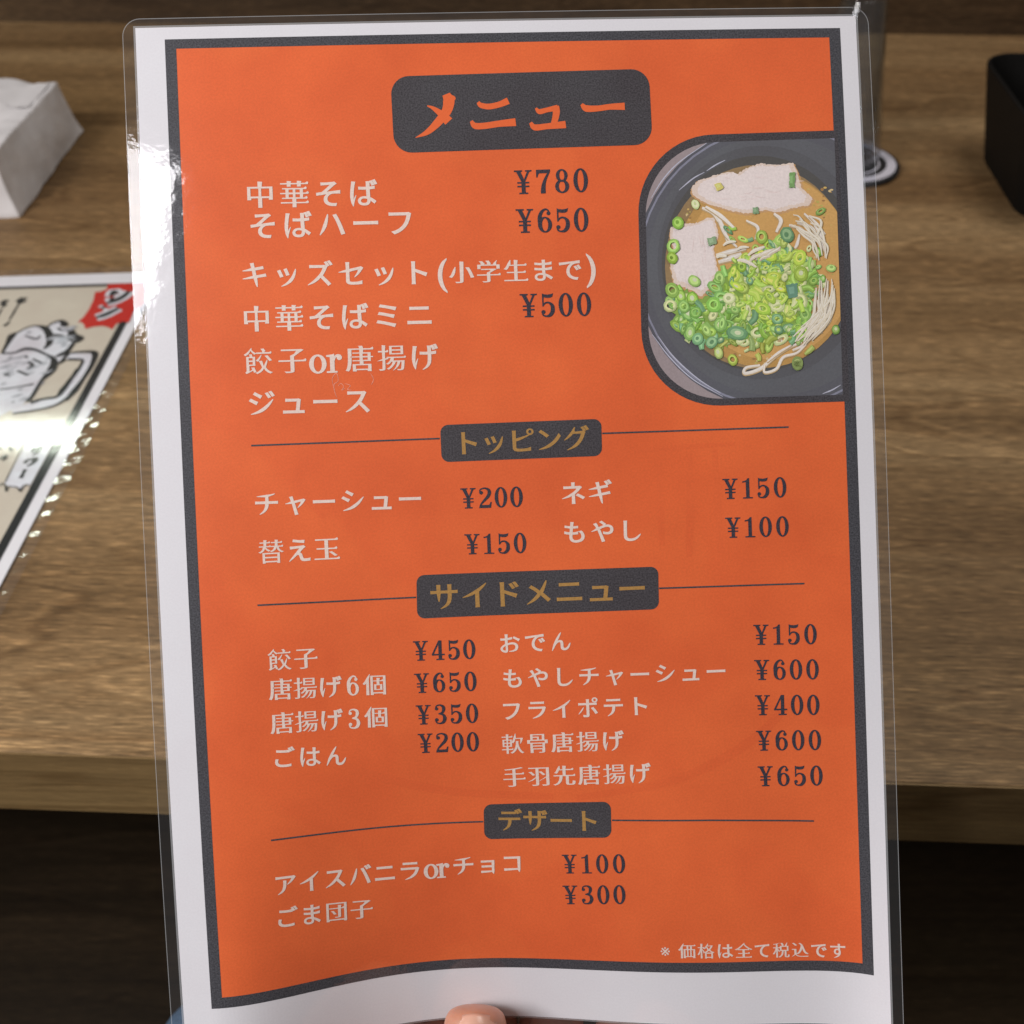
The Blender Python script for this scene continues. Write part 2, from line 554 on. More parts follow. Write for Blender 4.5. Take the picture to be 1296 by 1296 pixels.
# Japanese letter outlines drawn in thousandths of an em (three hex digits per coordinate, offset 256)
KANA = {
    '※': '1a316c1631ae2e03333202f0 2e016c1632f01a33333201ae 13125213526814027a15128716a28b18428719627a1a12681a52521a123d19622c18422016a21c15222014022c13523d 20417a20818f2131a12251ad23d1b12561ad2691a127418f27817a27416526915425614723d143225147213154208165 20432520833a21334b22535723d35b25635726934b27433a2783252743102692fe2562f223d2ee2252f22132fe208310 2d62522da2682e527a2f728731128b32a28733c27a34726834b25234723d33c22c32a22031121c2f72202e522c2da23d',
    'え': '22342420d3c12f639f3ce3883e1402306401 3fc2f53b033b37332f2b831f20a3151993171a42a32102af30a2c71a712e16e0de1890cf23315629a1ae2ba1c32d51cc2e21c72ee1b92fa19f31c1293350fc35d0df3900d03cb0cc4300d14a00dc4a814c43213a3d01353ad13a39c14839016336f1d335b1fa33b2163102233212233542693b12c0',
    'お': '3c83c23893704143234942cb4d933845a373 23f21224216623e14c23413d22413820513f1e31511c816b1be18a1c81ac1e41d12101f5 15e3791623131b130e1fb30d22b31022a29a22a2691f424b1b52211811f115c1bd14e18616014c18a11c1c10f51fe0dc2380d325f0d72800e62991012a71282ab15b2a722a2db23d32024a36624e3982493c123a3df2223f22013f91d83f31aa3e31843c516239c14836b1353321292d11122db0fa34b0f438e0f83d110640b11d43c13d46116847619d47d1d947421545824a42c2743f42933b22a63682ad2f92a32a628c2a629e2a831a30132737b33d3773a62f838c2ab37d2ae3d92b842c22642c22d3d822c3721f93701c1371',
    'げ': '2153fa1804051783b616a34e15a2c41532251661a818313a1bd0ca1d60ce1e31141e91422061a922f24221c24b1c21b01ce2211d52ab1e63321fc3aa 4414273e04104083bf42b36a48f38546a3d8 4a544644342e46e3de49238a4f63a54ce3f8 26733c2672d23232cb37e2cd37e2bc37d2633792163721d236519634d15e3251282fc0ff2b90c42d30b335d0f439d12b3cc16b3eb1b43f82053fc25d3fd2bc3fd2d24422da4a92e64aa35243a3413fc3383fb3c23ff40a36840a3773c037b3323223302d0333',
    'ご': '1bf3c11bf35625434d2e234a37334e4093574093d93703b82e13b42543b7 22222b19c2361881e918119c18c15e1ad12a1e21022270e627a0d52dc0cf3660d43dd0e144b0f444a1653d014d35d1402da13b28814124b15122416a20e18a2071b020c1e4 4154333af4123ea3c141c36f48139344c3e6 48345b41d43a45a3ea48c3994f33bc4bc40d',
    'し': '2714181d14191db3db1dd3a61d82b91d31ac1d916a1ec13320c1072360e62680d02a20c42e00c034c0ca3a70e93f211842d14c45b18248f1da47b1ed4211b13ef1843b815f3791433331342e312c2ba12f29813927e14a26b16425e1862591b525d2ba2653a52683d7',
    'す': '33227333124232821b3162002fe1f02e01ea2bb1f129c20428822228124a28927529e2952bc2aa2df2b13022aa31e296 14539a14933223833e3073443082fd3073012de3042a02fb2692e123c2b921f28521524921f20a23c1d72661b229a19c2d319530a19c3061ae2fd18f2da1612aa13826d11620c0e22240cf2bd0f630a1193481453771793951b43a41f03a922d3a02763892b038734537b34542f3444ba3404bb3ba37c3a53873a53883d838f4252fb4253043d83053a4',
    'そ': '1eb3f91f138b2583933293a42b83382092ac14a29815623222924e2a926429b25827222a2531f22471b025016f26b13829810c2d50ea31f0d43760c93ef0c840b1343ac13035e13632d1403041502e41692d118c2c91bc2d21ee2eb21c31124234025f37326e3e02754872724872ec3802ce2c02b633931d3cc3984193c53c940e3864042e83f92553f4',
    'て': '1383a414733224d3563093742ec35c2b63222892da26a28725f22a26c1ce2911812c914330f11435d0f23b00dd4170d34461403df14739e15536116c32e18e3071ba2ed1f42e323c2ea2762fd2b331c2ee34632237a34e3b636b41037948c37b48c3fc3f93df3623d325a3bb1ac3aa',
    'で': '13239e14132c24735030336e2e63562b031c2832d42642812592242661c828b17b2c313d30910e3570ec3aa0d74110cd44013a3d914139814f35b1663281883001b42e71ed2dd2352e42702f72ad3162e834031c3743483b036540a3734863754863f635c3cd2543b51a63a4 3e63173832f73be2a73f025345227641c2cc 4523423f231f42e2d046127d4c52a148b2f7',
    'は': '22040818f4111873be17634c1622b415a21716919817f12f1b40bc1ce0bf1dd1041de11b1e213420219a23223422023f1c11ad1d21e11d42251de2a91f233d2073b5 39e1b639e19639b17239115537f13f36213133812c3081312e41402cd1582c51782cd1982e61b030c1c033e1c63721c2 40a40f37740f37d3c537d3563393542e435627535d2752f82e32f23372f037e2f238127c38620d37621234421430220e2ca1fe29c1e52791c426319c25c17026613a28610e2b70ee2f80da3460d43880da3bc0ed3e310a3fc12e40915740d18140d17e42f1594901104d816848d1a04491cd4091ef4032703ff2f843f2ff4ab30c4ab37343a3643ff35c4013c5',
    'ば': '2083fd17740716f3b215e34214a2aa14220d15118e16712419c0b11b60b41c40fa1c91291ea18f21a2292082341a91a21ba1d61bc21b1c629f1da3331ef3ab 4394283d74114003bf42436a4883854623d9 49d44743a42f4653de48a38a4ee3a54c73f8 3861ab38618c38316837914a36713534a1273201222f01272cc1362b514d2ad16d2b518d2cd1a52f41b53251bb3591b7 3f240535f4053653ba36534b3203492cc34b25d35225d2ed2cb2e831f2e63662e836927136e20235e20732c2092ea2042b21f42841da2621b924c19224516624f13026e10329f0e22e00cf32e0c83700cf3a40e23cb0ff3e41243f114d3f51773f517441714e4781044bf15e4741954311c23f11e43eb2653e72ed4272f44933014933684223583e63503e83ba',
    'ま': '2ee1af2ee16f2e914d2db1352c61262ab11e28b11b25811f23212a21913b20b15020716920f1882291a12561b22931b92c41b6 19f2e81a02822372772b42732d42732d62062ca20a29c20b2562062181f71e51de1bd1bd1a419419c1651a31351bb10c1e00ed2120d624e0c92940c52d40cb3070db32f0f434a11435913835e15e35d1873941653e213243a0f248514f43e17e3fa1a93a61d33571f13522763c427d46628d4673093c12e03502d73503493c635245e36045f3da3bb3b13503a83513d63594272cc4272d23de2d23a42bf3a42403aa1a43bc1a535723b34b2be3452d13452d12d52b62d323b2d8',
    'も': '14a2a614323e1bd22421321920d1b121416e22813724a10b2750eb2a80d52e00c931c0c53700ca3bc0db3fe0f643411b45e14a4771814801c147920146523e44327740a2b637429e3c425d3e322c3f51fa3fb1ca3f419e3e21783c215939714135f13231c12d2ed1322ca13f2b015429d16f29219328e1bd29221329e21330221537b21e37f29a2fa27929427629e2762ae31129e31130b31338231b38638030b3752be3722c83ca2da41e2464262483fa2463d223e3761e838216239d15b33a1da32223031622027b1d0287',
    'や': '32a36a38c3a732a3f72d243726e3ff2d23b5 11e28312b26b2212ac2342622661d729414a2bf0bc3480da2fb1b42a728c28c2d32e73003543243b03323de32c40031d4163074222ec4272ce4222a84142883fd26f3d925e3a62573602602ff27c2fa2123541fc3ab1f33f81fa43820f46b23048f25c4a42904ab2ca4a330148c33246635b4343793f838c3b239335a38a2fc37129d34e25632c2273941f93e21733b61b63621d53351ec30718e2be16b2ac',
    'ん': '31b4112fc41b2a53b723230b1a81f71580ce1760c61cb14c2071bd2261e824920f26e2322942482bb2512d024d2dd2422e52302ea2172ec1ba2ee1592f513230810c3290ec35a0d63990ce3e40d74230f745512647b1614991a54b421c49b22c4601e64441af42117e3fa1583d11403a513b38f13f37f14937515b36f17736b22f36325d34f28233029e3092af2dc2b42a42ad26c2982602772b63183013bc',
    'ア': '4c63a547c3e042b3da1ef3da1b63dd1623e516236d1ef3743f83763f634f3c930d3912cb3402773582673e32b44322f947233e49d378 32e32d29e32d2a42d82a228829923c2881f72711b524a17620d13c1e311c1a40ec1be0db25d11b2ad1552e919b3101ee32324b32c2b0',
    'イ': '13824014622a20a25029127b2e12a92e114c2df1102d90d43740d436c11036b14c36b2eb3bd33741138a4693ff4524113ca3b536636e2fd32f2842ea1f829d',
    'キ': '1441ed14a1d41d61d72cd1f030713331410633e0b935e0be35d13d35020142c2224a12314862a041428933826131a3103e833344b33f42f3ae3cf39a3023752f23d42e54262534112663e426f3c02813661c232e14630d14c2f41d12f629b3002b52501c3210',
    'ギ': '3f943c39441c3cf3cb40037a46639d4303f0 46746440144443e3f44703a34d63c64a0417 1301dc1371c21c41c72ba1de2f41213010f532c0a734c0ac34a12b33d1ef41a21048f22047328f4022783252503082fe3d532143832d41e39c3bc3892ef3632e03c22d241424340025c3af26f3541b031d1332fb13a2e21be2e52882ef2a223f1b01ff',
    'グ': '4074303a240f3dd3be40e36e47439143e3e4 47545840f43744c3e847e3974e33ba4ae40b 2e341a2c34232893dc2753b824e38021a33f1dd2f81972aa12e2431482341e828b2462d728a3233ab3233962d036126431c2002e31c42a418925d14e20811818f0d21a90be26b0fa2de12f33f17238b1c33ca21a3fe2754262ce44031f46035e40138f3dd3873bb3852d93702c43a8',
    'コ': '18519418511e2101223de13d4140d64340d645015846735c46b3b74063b52193b51e43b61923bc19234821a34b3df34b3df18d20e18d1d218f',
    'サ': '1293511292de1a72e11f92e921024d22b1d124b1d126624d27d2e93662e13662c536125a35120433c1be31d1842f21522b912625d0e62750d430a10835513439216c3c01b03d92023e62603ea2cb3ea2e143e2e14b42df4b434e47634a43e3483ea3483ea3b83ec3eb3f241735e4173643eb3663b836634827d34827d3bb27f3e82854111f44111f93bb1f93481a834816b34b',
    'ザ': '42b40b3ca3f43f33a241634f4793684543bc 48e42942c4124573c247c36f4de3874b83db 11733f1172cc1962d01e72d81fe23b2022032181c02381c025323b26b2d83532d03532b334e24833e1f23291ac30b1722e01402a711524b0d52630c22f70f634312337f15a3ad19e3c71f03d424e3d82ba3d82d042c2d04a12cd4a133e46333842b3363d83363d83a63da3d93e040534e4053533a635333626b33626b3aa2703ff1e03ff1e73a91e7336196336159339',
    'シ': '2254121dc3b926136c2de31d32a38c2ae3c4 17a10b18a0f422e1092a812831e1553941a23f920144b2694a32f94923114162aa3b725334c2022d91b5275179208146 18e3301452d71cd28d24b2402962b22172e7',
    'ジ': '3d63fa36f3d93af3803e432444e3494123a7 45842a3f04084333b146b3564d437b4963d8 21940b1d03b22553652d231531e3852a23bd 16e10417e0ed22210229c12031114e38719b3ec1fa43f2624972f148630940b2a33ab24b3401fa2cd1ad2691721fc13f 18232a1382d01c12862402392892ab20b2df',
    'ス': '4423a03f43d23cb3cb3a13c92213c91a13d01a135922135f37f35f36831632e2b52ec25f29920a23d1b31d81601521011680ee21212a2801672e61b032a1fc37d1a33db13d43a0d24a81204131bb38124e3b92a63f330d41e36b',
    'ズ': '3ff43e39a41d3d43cc40437c46a39f4363f1 47046140c4404473f14793a04df3c34a9414 42e38e3e03c03b73b938d3b720d3b718d3be18d34820d34e36b34e35430531a2a32d824d2851f82291a11c414e13e0ef1540dc1fe11926c1552d219e3161eb3691923c712b4260c049410f3ff1aa36d23c3a52943df2fb40a35a',
    'セ': '49834243f37c41c37040036829d31d29d3a929f3d62a741220e4122163d62183a92203091142b01192982212a021818021c15122b12824a10827a0f22ba0e530e0e13ba0e64610f646717d3b414f3141482da14b2b81532a81612a017629d19729d2b53c92fd3c62c43902693451f435f1e83e52554352b6474310',
    'チ': '13e2d713e2681b326d2bd26d2b62292a21e028719e25f16222812c1d30e31ef0d327a1142c01482f81853241cc33c21e34426d44326d4ab2684ab2d74412d23482d234137a39c39c3f63b94473e34343f73843d82f33cc2423b617e3981863822433742c736d2c32d21b12d2',
    'ッ': '2f235027832f2ac2b62d823d3532603242da 43d33141f3393e22c03bc26738c2193591d531a18c2d21482811102150cd22c0ba2bf0e531a11137514b3c519b4011ff42626c43d2da 20931f18e2f81c72821fa1ff2782242412a5',
    'テ': '1bd3f21bd3842323873c638743d38443d3f23f23ec3c63eb2323eb2043ed 1452f71452891b628b2c628b2c223f2b21ee29a1a32721622371261de0dc1f90cc28610b2d114430b1833331d334723034d28b44528b4ad2894ad2f74692f24452f11b72f1',
    'デ': '1b13e91b137b22737e38037e3f737b3f73e93ad3e43803e22263e21f93e4 41b43c3b641c3f13cb42237a48839d4523f0 4894644234444603f44923a34f83c64c2417 13b2ee13b2801ab2822bb2822b72362a71e528f19a26615922c11d1d30d41ee0c427b1022c713a3001793281ca33c22734228243a2824a22804a22ee45e2e943a2e81ac2e8',
    'ト': '23715823511c22d0d52c70d52c011e2bf1582be29031a26a3a523143b1ef47127338d2ba2be3042be39e2c03d12c741322c4132353d023739e',
    'ド': '39a3e03333bd3723673a630e4103333d438f 4124123ab3ed3ed39a42434148c36944f3c3 21714b21610f20f0c82a60c829f14b29f2822fb25c38622441b1e245226636e2ac29f2f629f3912a13c42a940620c4062153c3217391',
    'ニ': '1983981983242153273c132743e32443e3983c0394216394 1421aa14212e1c613441b13449112e4911aa41b1a41c61a4',
    'ネ': '4701744c41cd4332223a726c35121d3e61cd 46035e41039d3e73973c839633d39633d3c933e3f634642e2b042e2b73f62b83c92b839620e3961d239717b39c17b32d21033137633136c3103282d02d629228c2652372311d01fd1341b414519e2001c32751e62b72092b61442ae0c93400c933a14433b24b38a28c3d92d6416318',
    'ハ': '1cf2411b01e518518215010316e0f81f819024a21827a2c828e35828e3c526e3ca22c3311fe2b3 3ba25e3f81b14320fa4bd12047d1d443c2833f132e39f3cb31c3a8373307',
    'バ': '40741b3a23fb3dd3aa40e35947437c43e3cf 47544340f42344c3d447e3824e43a54ae3f6 1c42311a41d417a1721460f31630e81ec18023e20826e2b72843472823b42623ba2213211f22a2 3ae24e3ec1a14260ea4b11104721c44302733e631e3933ba3103973672f6',
    'ピ': '3fe3b94063d941b3f04393f94573f046c3d94743b946c39a45738443937b41b38440639a 3ae3b93b93893d736140334643933d46f34649b3614b93894c43b94b93ea49b41246f42d43943740342d3d74123b93ea 2333fb19d3fb1a53c51a639d1a61761ac1481be1231dd1062050f42330e82800e02d80de38f0e444c0f444c1803c915635014b2dc14829514a25d15024315823616222f17222c18e22c25f2ea29b3ad2f442833c41b3533ba33d38c32c2ce2fa22c2cc22c39d',
    'フ': '47d39e4263ce4023c93eb3c81f63c81773cf17735c1f535f3d435f3ca3213b02cc38b27835c22e3281f22ec1bc2a318c24d1631bc13b2280db2a11052fc13534c16c3911aa3ce1ee4062464312a945230c46736446d37e',
    'ポ': '3fa3e340140241641743242045041746440146c3e34643c44503ae4323a64163ae4013c4 3aa3e33b53b33d238c3fe37243236946737249238c4b03b34ba3e34b041349343a46745443245e3fd4543d243a3b5413 2422982272a11cb22d1871ce1371601501531c01b6208218 3ec2a137a2713e31e643d1504b5186455218 1423681422f81b22fc2ad2fc2ad3022ad1472ab1372a913029e12d27013021013b21c0d02790ca2c30c82f10ce3160df32c0fe3321243323023322fc4212fc48c2fa48c36841f3623323623323ba33a4102a24102ab3e12ad3bc2ad3621b2362',
    'ミ': '20e4041de3a12a638136735641b32444f3a038f3bc2ca3e6 1e22fc1b029827627632d24b3d921840d2933552b029b2db 1ab1d917817425a14c3341163fa0d743115236317a2871b0',
    'メ': '2143741bf32126b2b42d925829d20b2491b31ea15e1630f417b0e223312f2a51753051c63412123a71ac42b12b48e18340720039526b3c32c83eb3334083944133bb41c4023fc40c3bb3a839035435a2fd32b2b02b730d',
    'ャ': '4842df43330c4032ff2c32bd2a832729537420635822033022b31024e2ad1ea28217025d17824726e2502c10ec2d509635f0b33411042e32623b929c3b926538321633f1b235a1a83dd211435275',
    'ュ': '17b16917b0fa1e80fe40c0fe4720fc4721684081643c51643f42bb3ff2e33a730738a3013712ff2432ff1d93061d929624429a36429a35420b33c1641e9164',
    'ョ': '1b914c1b90e12260e339d0fc3d00a73ed0a74060fe41e2f04203303c832e24632e1c53321c52ca2452cd39e2cd39e24124e2411db2441db1dd24f1df39e1df39e147226147',
    'ラ': '1cd3f71cd38924138c3c938c43f38943f3f73f93f23ca3f12413f12133f2 48f2e643931341a30c3fd30a1f030a1733111732a21ef2a53de2a53d126c3ab2223781de33719f2eb1632921312140f422a0df2c710032912238a1543e219f4171e144122a4622754792bf',
    'ワ': '48a3a14353d040f3ca3ef3c91ef3c91683cc17437c1892a71a12461c12461db2a71f63693e73623df3183cd2c03b226e38f22735a1e131d1a02d816528a13421e0f72360e32d210c32e1333841653cc1a54061f043524b4552ac46a30d478369',
    'ン': '1e03ee18439e21f32e2a42bd30830f278383 1721141850fd2371122a412d30614f35917d3c61cc4252264742854b92ec46b35b41e2e83d428837922c30f1dc2c31b026e17e208150',
    'ー': '14c2bf14c2421f224741624745424549b24149b2bf4542bb4152b91f12b91a32bb',
    '中': '2ac43e2ac38b14238b1421c41c91c41c92022ac2022ac0bb3370bb33720241b20241b1c94a41c94a438b33738b34d432 1b22401b234e2c234e2c2240 43224032024032034e43234e',
    '価': '2292f02290cb2aa0cb2aa10c44810c4480d04cc0d04cc2f04152f04153a84d53a84e93d94c940b4713d94e93d921b3d921b3a82d83a82d82f0 3443a03a83a03a82f73442f7 2941422942ba2f42ba2f4142 45e1423f81423f82ba45e2ba 3442ba3a82ba3a8142344142 2244461c13cc1803671403080ee2bd11029f1362881842b418830217d0bb1ff0bb1fc3612243d123f443',
    '個': '33025a3ca25a3ca1b83301b8 2384022380bb2b90bb2b90f64390f64390c24bd0c24bd402 2a212e2a23cc4503cc45012e 2d02852d018d42b18d42b2853b72853b730745330746732d44735f3ef32d46732d3b732d3cd39333e39f33e32d2a732d2a730733e30733e285 2134441b43c817636113a3000ed2b210d2901322791832ab1892fe17c0b92000b91fb36e21c3d722f441',
    '先': '2b043e2b03a224639323843221a4341d43d41ab38017c33013a2f21792e71b02d81f131721236e2b036e2b029011f29011f25b22025b21b20b20d1ca1f718e1d81591ad1291731010fc0e61320d21530b81c50da20f10724813b27217628f1b82a22022aa25b33125b33112b3341023420e73610d638b0cd3be0ca44e0ca4800cf4aa0df4c40fe4d11324da1784a218345918d45314f44d11f44a1044430fe3c80fe3b61013b910f3b812a3b825b4ca25b4de2904be2c24662904de29033829033836e48236e4963a24763d441e3a24963a23383a234e432',
    '全': '31b45029b3e523f3941de3451782fe0e82cb1202b814529e1992ba1a72e71a729e2af29e2af1ee1ad1ee1ad1bf2af1bf2af10612e10612e0d64bf0d64d31064b313845b1064d31063391063391bf4471bf45b1ee43b2203e31ee45b1ee3391ee33929e44729e4472e84a629b4cb2b65022ca46a3083fb35538e3a733440933544b 1d72d523a3282a03822f43e73503803b63284182d5',
    '唐': '2bf43b2e641c2e63e21583e21582c41572661501ff14319512a12e0f90d912f0cb16a0bc1a41121c117f1d21f11da25f1dc2c41dc3b32ef3b32ef3531fc3531fc32d2ef32d2ef2cc1b62cc1b62a52ef2a52ef2441f62441f621f2ef21f2ef1ba1f61ba1f60b927d0b927d0e33fa0e33fa0b94840b94841ba3741ba37421f47721f4772a54cb2a54cb2cc4772cc4773533743533743b34ce3b34e23e24c241446a3e24e23e23793e236a41c35643d 35e29e40a29e40a24c35e24c 35e2d435e32640a32640a2d4 26611226618e41018e410112',
    '団': '1ef29a23626525e2232861f12f72072cc23929e2782722a1 3343a33343231b33231b32f53342f53341a533518e33b1882941892b21762c015c33a15d37d1673a01723b31853b71a63b72f54402f54543234343553dc3234543233b73233cd397 13440f1340ba1bb0ba1bb0e842d0e842d0ba4b70ba4b740f 1a41241a43d44443d4444124',
    '子': '2b33162b328111528111524a2b324a2b31132b31012b90f52b30f22740f11d50f41fb0db2100ba2a10bd2f40c831f0d63370ed33d11433d24a4d724a4eb2814cb2b34732814eb28133d28133d2fb3a43414183914993de4363fe41b3fa1793fa1793c43923c034335b',
    '学': '2ae2542ae20911e20911e1d62ae1d62ae10c2af0f62af0ef1db0f02050da21a0bc2a10be2f00c93190d53310ea33610e3361d64cf1d64e32094c323b46b2094e32093362093362413812703d82a44412d53e62ef3cb2ec1c62ec1c62be3492b831827a 27c4332b93f02c639824539e2683b922e3f31fc42617041e1b63e81c13981323981322e51b62e51b63684373684372e54be2e54be39843838e4363f545d43d43f4413d93e139c39032c3a03643bc3363fd30d439',
    '小': '2b24302b21172b11032b60f72b10f32750f21de0f42040db2170ba2a50bc2f80c83210d63390ee33f119355424 3963363f82a543a20646c1864f51a04c02204792bb42c33e 1ef3531a52dd1752711422080f41b61361a81701981c01ee1f225c20d2d620e351',
    '手': '1142381142022b12022b11182b01042b40f62ae0f31c50f41ed0dd2010be29a0c02f00cb3110d43290e33360f833a11933a2024d72024eb2384cb26a4732384eb23833a23833a2ee49e2ee4b232249235443a3224b232233a32233a3d83ca3f248d41042843c38f41d2e540522b3f314b3e81623d416e3ba22a3c22b13d12b13221573221572ee2b12ee2b1238',
    '揚': '2fe37142e37142e31d2fe31d 2fe3f442e3f442e3a12fe3a1 2a34202a32f148b2f148b420 26029f2602722ce2722b021a2741d821e1a924a19a26c1892b21b32e51ee3111ee2e618429a1342320fa25e0eb2800d92d310b31814d3551973831ee3b51ee39f19137c14334f0fd30e0be3200b73880fd3c613f3fd18d4201ee4451ee43c16542f1184240f341e0e74110e53970e93ae0d63b60bc4020ba4320bb4580c24790d24920fe4a215f4b02054b321932d2193432724d42724e829f4c82c249329f4e829f 1a243e1a237511a37511a3411a23411ac2570fc2131022071ae2201a210a1a10f519f0ef1240f013b0d71470ba1a80bc1e10c71fc0d420a0ea20e10c20e23227a2522802842602a622b28428028420e26720e34127334128737526739823237528737520e375224432',
    '替': '20817e3de17e3de114208114 2081b52082193de2193de1b5 1a824e1a80b92160b92160df3d00df3d00bd43f0bd43f24e 1e243f1e23e71493e71493bd1e23bd1e13891dd35312b35312b3271bf3271b52e91932b916428b10d26913a25715a2421b62711f22a92102ec24e2ac29a27d2e32a32882d623b3182343272e53272f93532d93762a43532f935324935324d3bd2d33bd2e73e72c740a2923e72e73e724e3e7264433 39143f3913e72fc3e72fc3bd3913bd3913aa39038338c3532e73532e73273683273612f13402ca3132a62c028c2ea27b30826535c2873942b03be2dd3cb3193e22cd41329744c26a49a24c4b92644e427649328d4612b44362e34263274be3274d23534b237647d3534d23533f93533fc3843fd3a93fd3bd49f3bd4b33e749340a45e3e74b33e73fd3e7413433',
    '格': '34239d41239d3e233f3a32ec36733a338388 1b843f1b83691223691223341a933418629b14e2141061af12219414117f1841c01b22221c62971b80ba2230ba21b2b926223a2a72642622aa2232fc22333425d33224f31727e3052a62f02e631b30735d32930d3582c030f2782b124223821f25e20b2791f12bc2132bc0b83260b83260e44190e44190bc4860bc48621b4a92074c62224ef23747a2564292843f02bf42631445e36b4903c544c3d643a3d33813c237841638244936b44c3143d82cf3812a23262a5369223369239433 31811b3181e04261e042611b 30721e3572553a42943f125644821e',
    '玉': '3442073c01ad42715948e17e4211cd3bf219 1722a117226c2a826c2a81171161171160e24d30e24e71174c714946f1174e711733411733426c47c26c4902a14702d34182a14902a13342a13343c74a23c74b63fd49642f43e3fd4b63fd1473fd1473c72a83c72a82a1',
    '生': '21443b1c03c418c36415730b10a2c81482b81802a61c92e91f43472b13472b12561872561872222b12222b110f11910f1190da4d30da4e710f4c714146f10f4e710f33b10f33b22247f22249325647328841b25649325633b25633b3474a33474b737c4973ae43f37c4b737c33b37c3514322b143e2b137c22f37222c3df231438',
    '税': '30c33f43e33f43e28330c283 2ae3772ae24a31824a3111f53021af2eb16f2c813629710623f0e52680d22850b92d90da31010633a13935a17336f1b237e1f838524a3b624a3b611d3b80f83c20e03d70d23f60ca41c0c74740c74990cb4b70d84c90f24d411f4da15b4ad16547716f47212b46c1024680f74280f74200f942110742011d42024a49e24a49e37743c37044a3e046644344d4483ff3d83c837235e37d39739f36a3e934142e2cc4263083d7320377 29d4302124081a33f811b3e91313d613e3c01c23d81c232011e32011e2ec1ad2ec18826b14d1fb1061a812218a1421741861b01b820a1cf2761c20b92300b922a29424524227a2112be23c27227d2302c62302ec2b52ec2c93202a93432743202c93202303202223e525f40c2ac426',
    '羽': '2dd34c3482f439d2a240b2c33b230f361359 12134418a2ed1dd29c24c2b91f53071a7351 10018610c17b1e01c425d22225d11b25d1092630fd2600fa19d0fb1c00e21d00c22550c42a30ce2ca0dd2de0f52e311c2e340a12340a1233d625d3d625d2561b61e6 2c81982d718d42323842311d42210a4280fe4240fa3e80f93570fb3770e13880c04150c24690ce4900dc4a60f54ab11e4ab40a2e240a2e23d64233d642326b37a1fa',
    '華': '2c42742c420c23820c238274 31e2743b22743b220c31e20c 2c42b22382b22383182c4318 31e2b231e3183b23183b22b2 14e20414e1d82ad1d82ad16d12216d12213f2ad13f2ad0b93340b933413f4c913f4dd16d4bd19f46516d4dd16d33416d3341d84a31d84b720449723643f2044b720441d20441d27c4d327c4e72aa4c72dc46f2aa4e72aa41d2aa41d31f49331f4a734b48737d42f34b4a734b15d34b15d31f1cc31f1cc2aa1162aa11627c1cc27c1cc204 11f3f711f3c72023c720237b28737b2873c735b3c735b37b3e037b3e03c74cb3c74df3f74bf4294673f74df3f73e03f73f643235b43e35b3f72873f729d43220243e2023f7',
    '軟': '37244f33e3d03193662f33052be2bb2ee2ab31c29b3552e937735544e35a44c2dd44327645727449e2f94cc37f48538a47738739237e3903ea38a44e 4ea0ee49e11146d14944418c4221d940722e3f32883f52d440b2ef3872fb3872d638629737f25236f2083541bb32a16f2ec1252860e72b60d52da0be3320f336e12f39c16d3bf1ad3c61fe3d219d3f61554211164550e249e0be4c00d8 1403451401fb1de1fb1de1971181971181661de1661de0ba2420ba24216630816631c1972fc1ba2c719731c1972421972421fb2dd1fb2dd3452433452433a22f63a230a3d42ea3f72b53d430a3d42433d42594341de4401de3d41233d41233a21de3a21de345 1902881f02881f0229190229 23028828c28828c229230229 1903181f03181f02ba1902ba 23031828c31828c2ba2302ba',
    '込': '1234121913c41e53782503991f63e21a0422 29f3ff2e43df3093b432038330e3162f12b62cc25f29e2122671d12071a224018e26e1782ce1af30f1f63452493712a73773233722cb38a2863a52423c72033f51ca43219849b1734ba18f4e11a84661e842923f3ff2a23db30a3af37236d3d42f0426 2242b71132b711328519f2851a717a1841521561261130ea1260e019311d1c514a1e215a1f913f22e11526b0fa2af0ea2fc0e23540e040b0e34c80e94d41084f011f41411335510e2f111129f12025d13e23615b224175',
    '餃': '3d73364322d047e2734d829348a2ec444344 36035b2f72df29828f2c627e2f026c33e2d5377358 34e42d37d3f738c3b02ae3b02ae37d4bf37d4d33b04b33d347e3b04d33b03c83b64023dd3dc40c3c3436 4242a83df2343af1cc39323937d28830428733c2163731a233a1532ee11427f0e42a80d22c60bb32e0eb37e1273b41743ea1254380e949a0be4bb0d94e60ee47b1164301543f61a34131f542e24643b2a5 23226923220e1ac20e1ac269 23229e1ac29e1ac2ef2322ef 1f61a52171591ba11e1ba1df28d1df28d31d23431d22635521e3761ab3751c43541ca31d15231d15214514b12013d10711c0fe1370e214b0c91900e223813624f0ee2ad1012861552671a8 2094501ab3e91603a210536e12035013833818b3641c83a21f33ef22f3a02763642c038a26b3c121c40621e44c',
    '骨': '1bd4131bd3101313101312641b22641b22e24332e24332644b72644b731042a31042a413 22a31822a3702e83702e8318 3ba31833a31833a3a022a3a022a3e43ba3e4 3c82603c820e22020e220260 1b32901b30ba2360ba23615a3b115a3b10fe3b30ea3b60e438c0e330d0e432e0d333c0ba3b60bc3fb0c541e0d04310e1435100435290 2201dc3c81dc3c8188220188',
}


def fatten(P, d):
    """push a closed outline outwards by d (ink spread)"""
    x, y = P.T
    if np.sum(x * np.roll(y, -1) - y * np.roll(x, -1)) < 0:
        P = P[::-1]
    T = np.roll(P, -1, 0) - P
    T = T / (np.hypot(*T.T)[:, None] + 1e-9)
    Nn = np.stack([T[:, 1], -T[:, 0]], 1)
    m = Nn + np.roll(Nn, 1, 0)
    den = np.maximum(1 + np.sum(Nn * np.roll(Nn, 1, 0), 1), .5)
    return P + d * m / den[:, None]


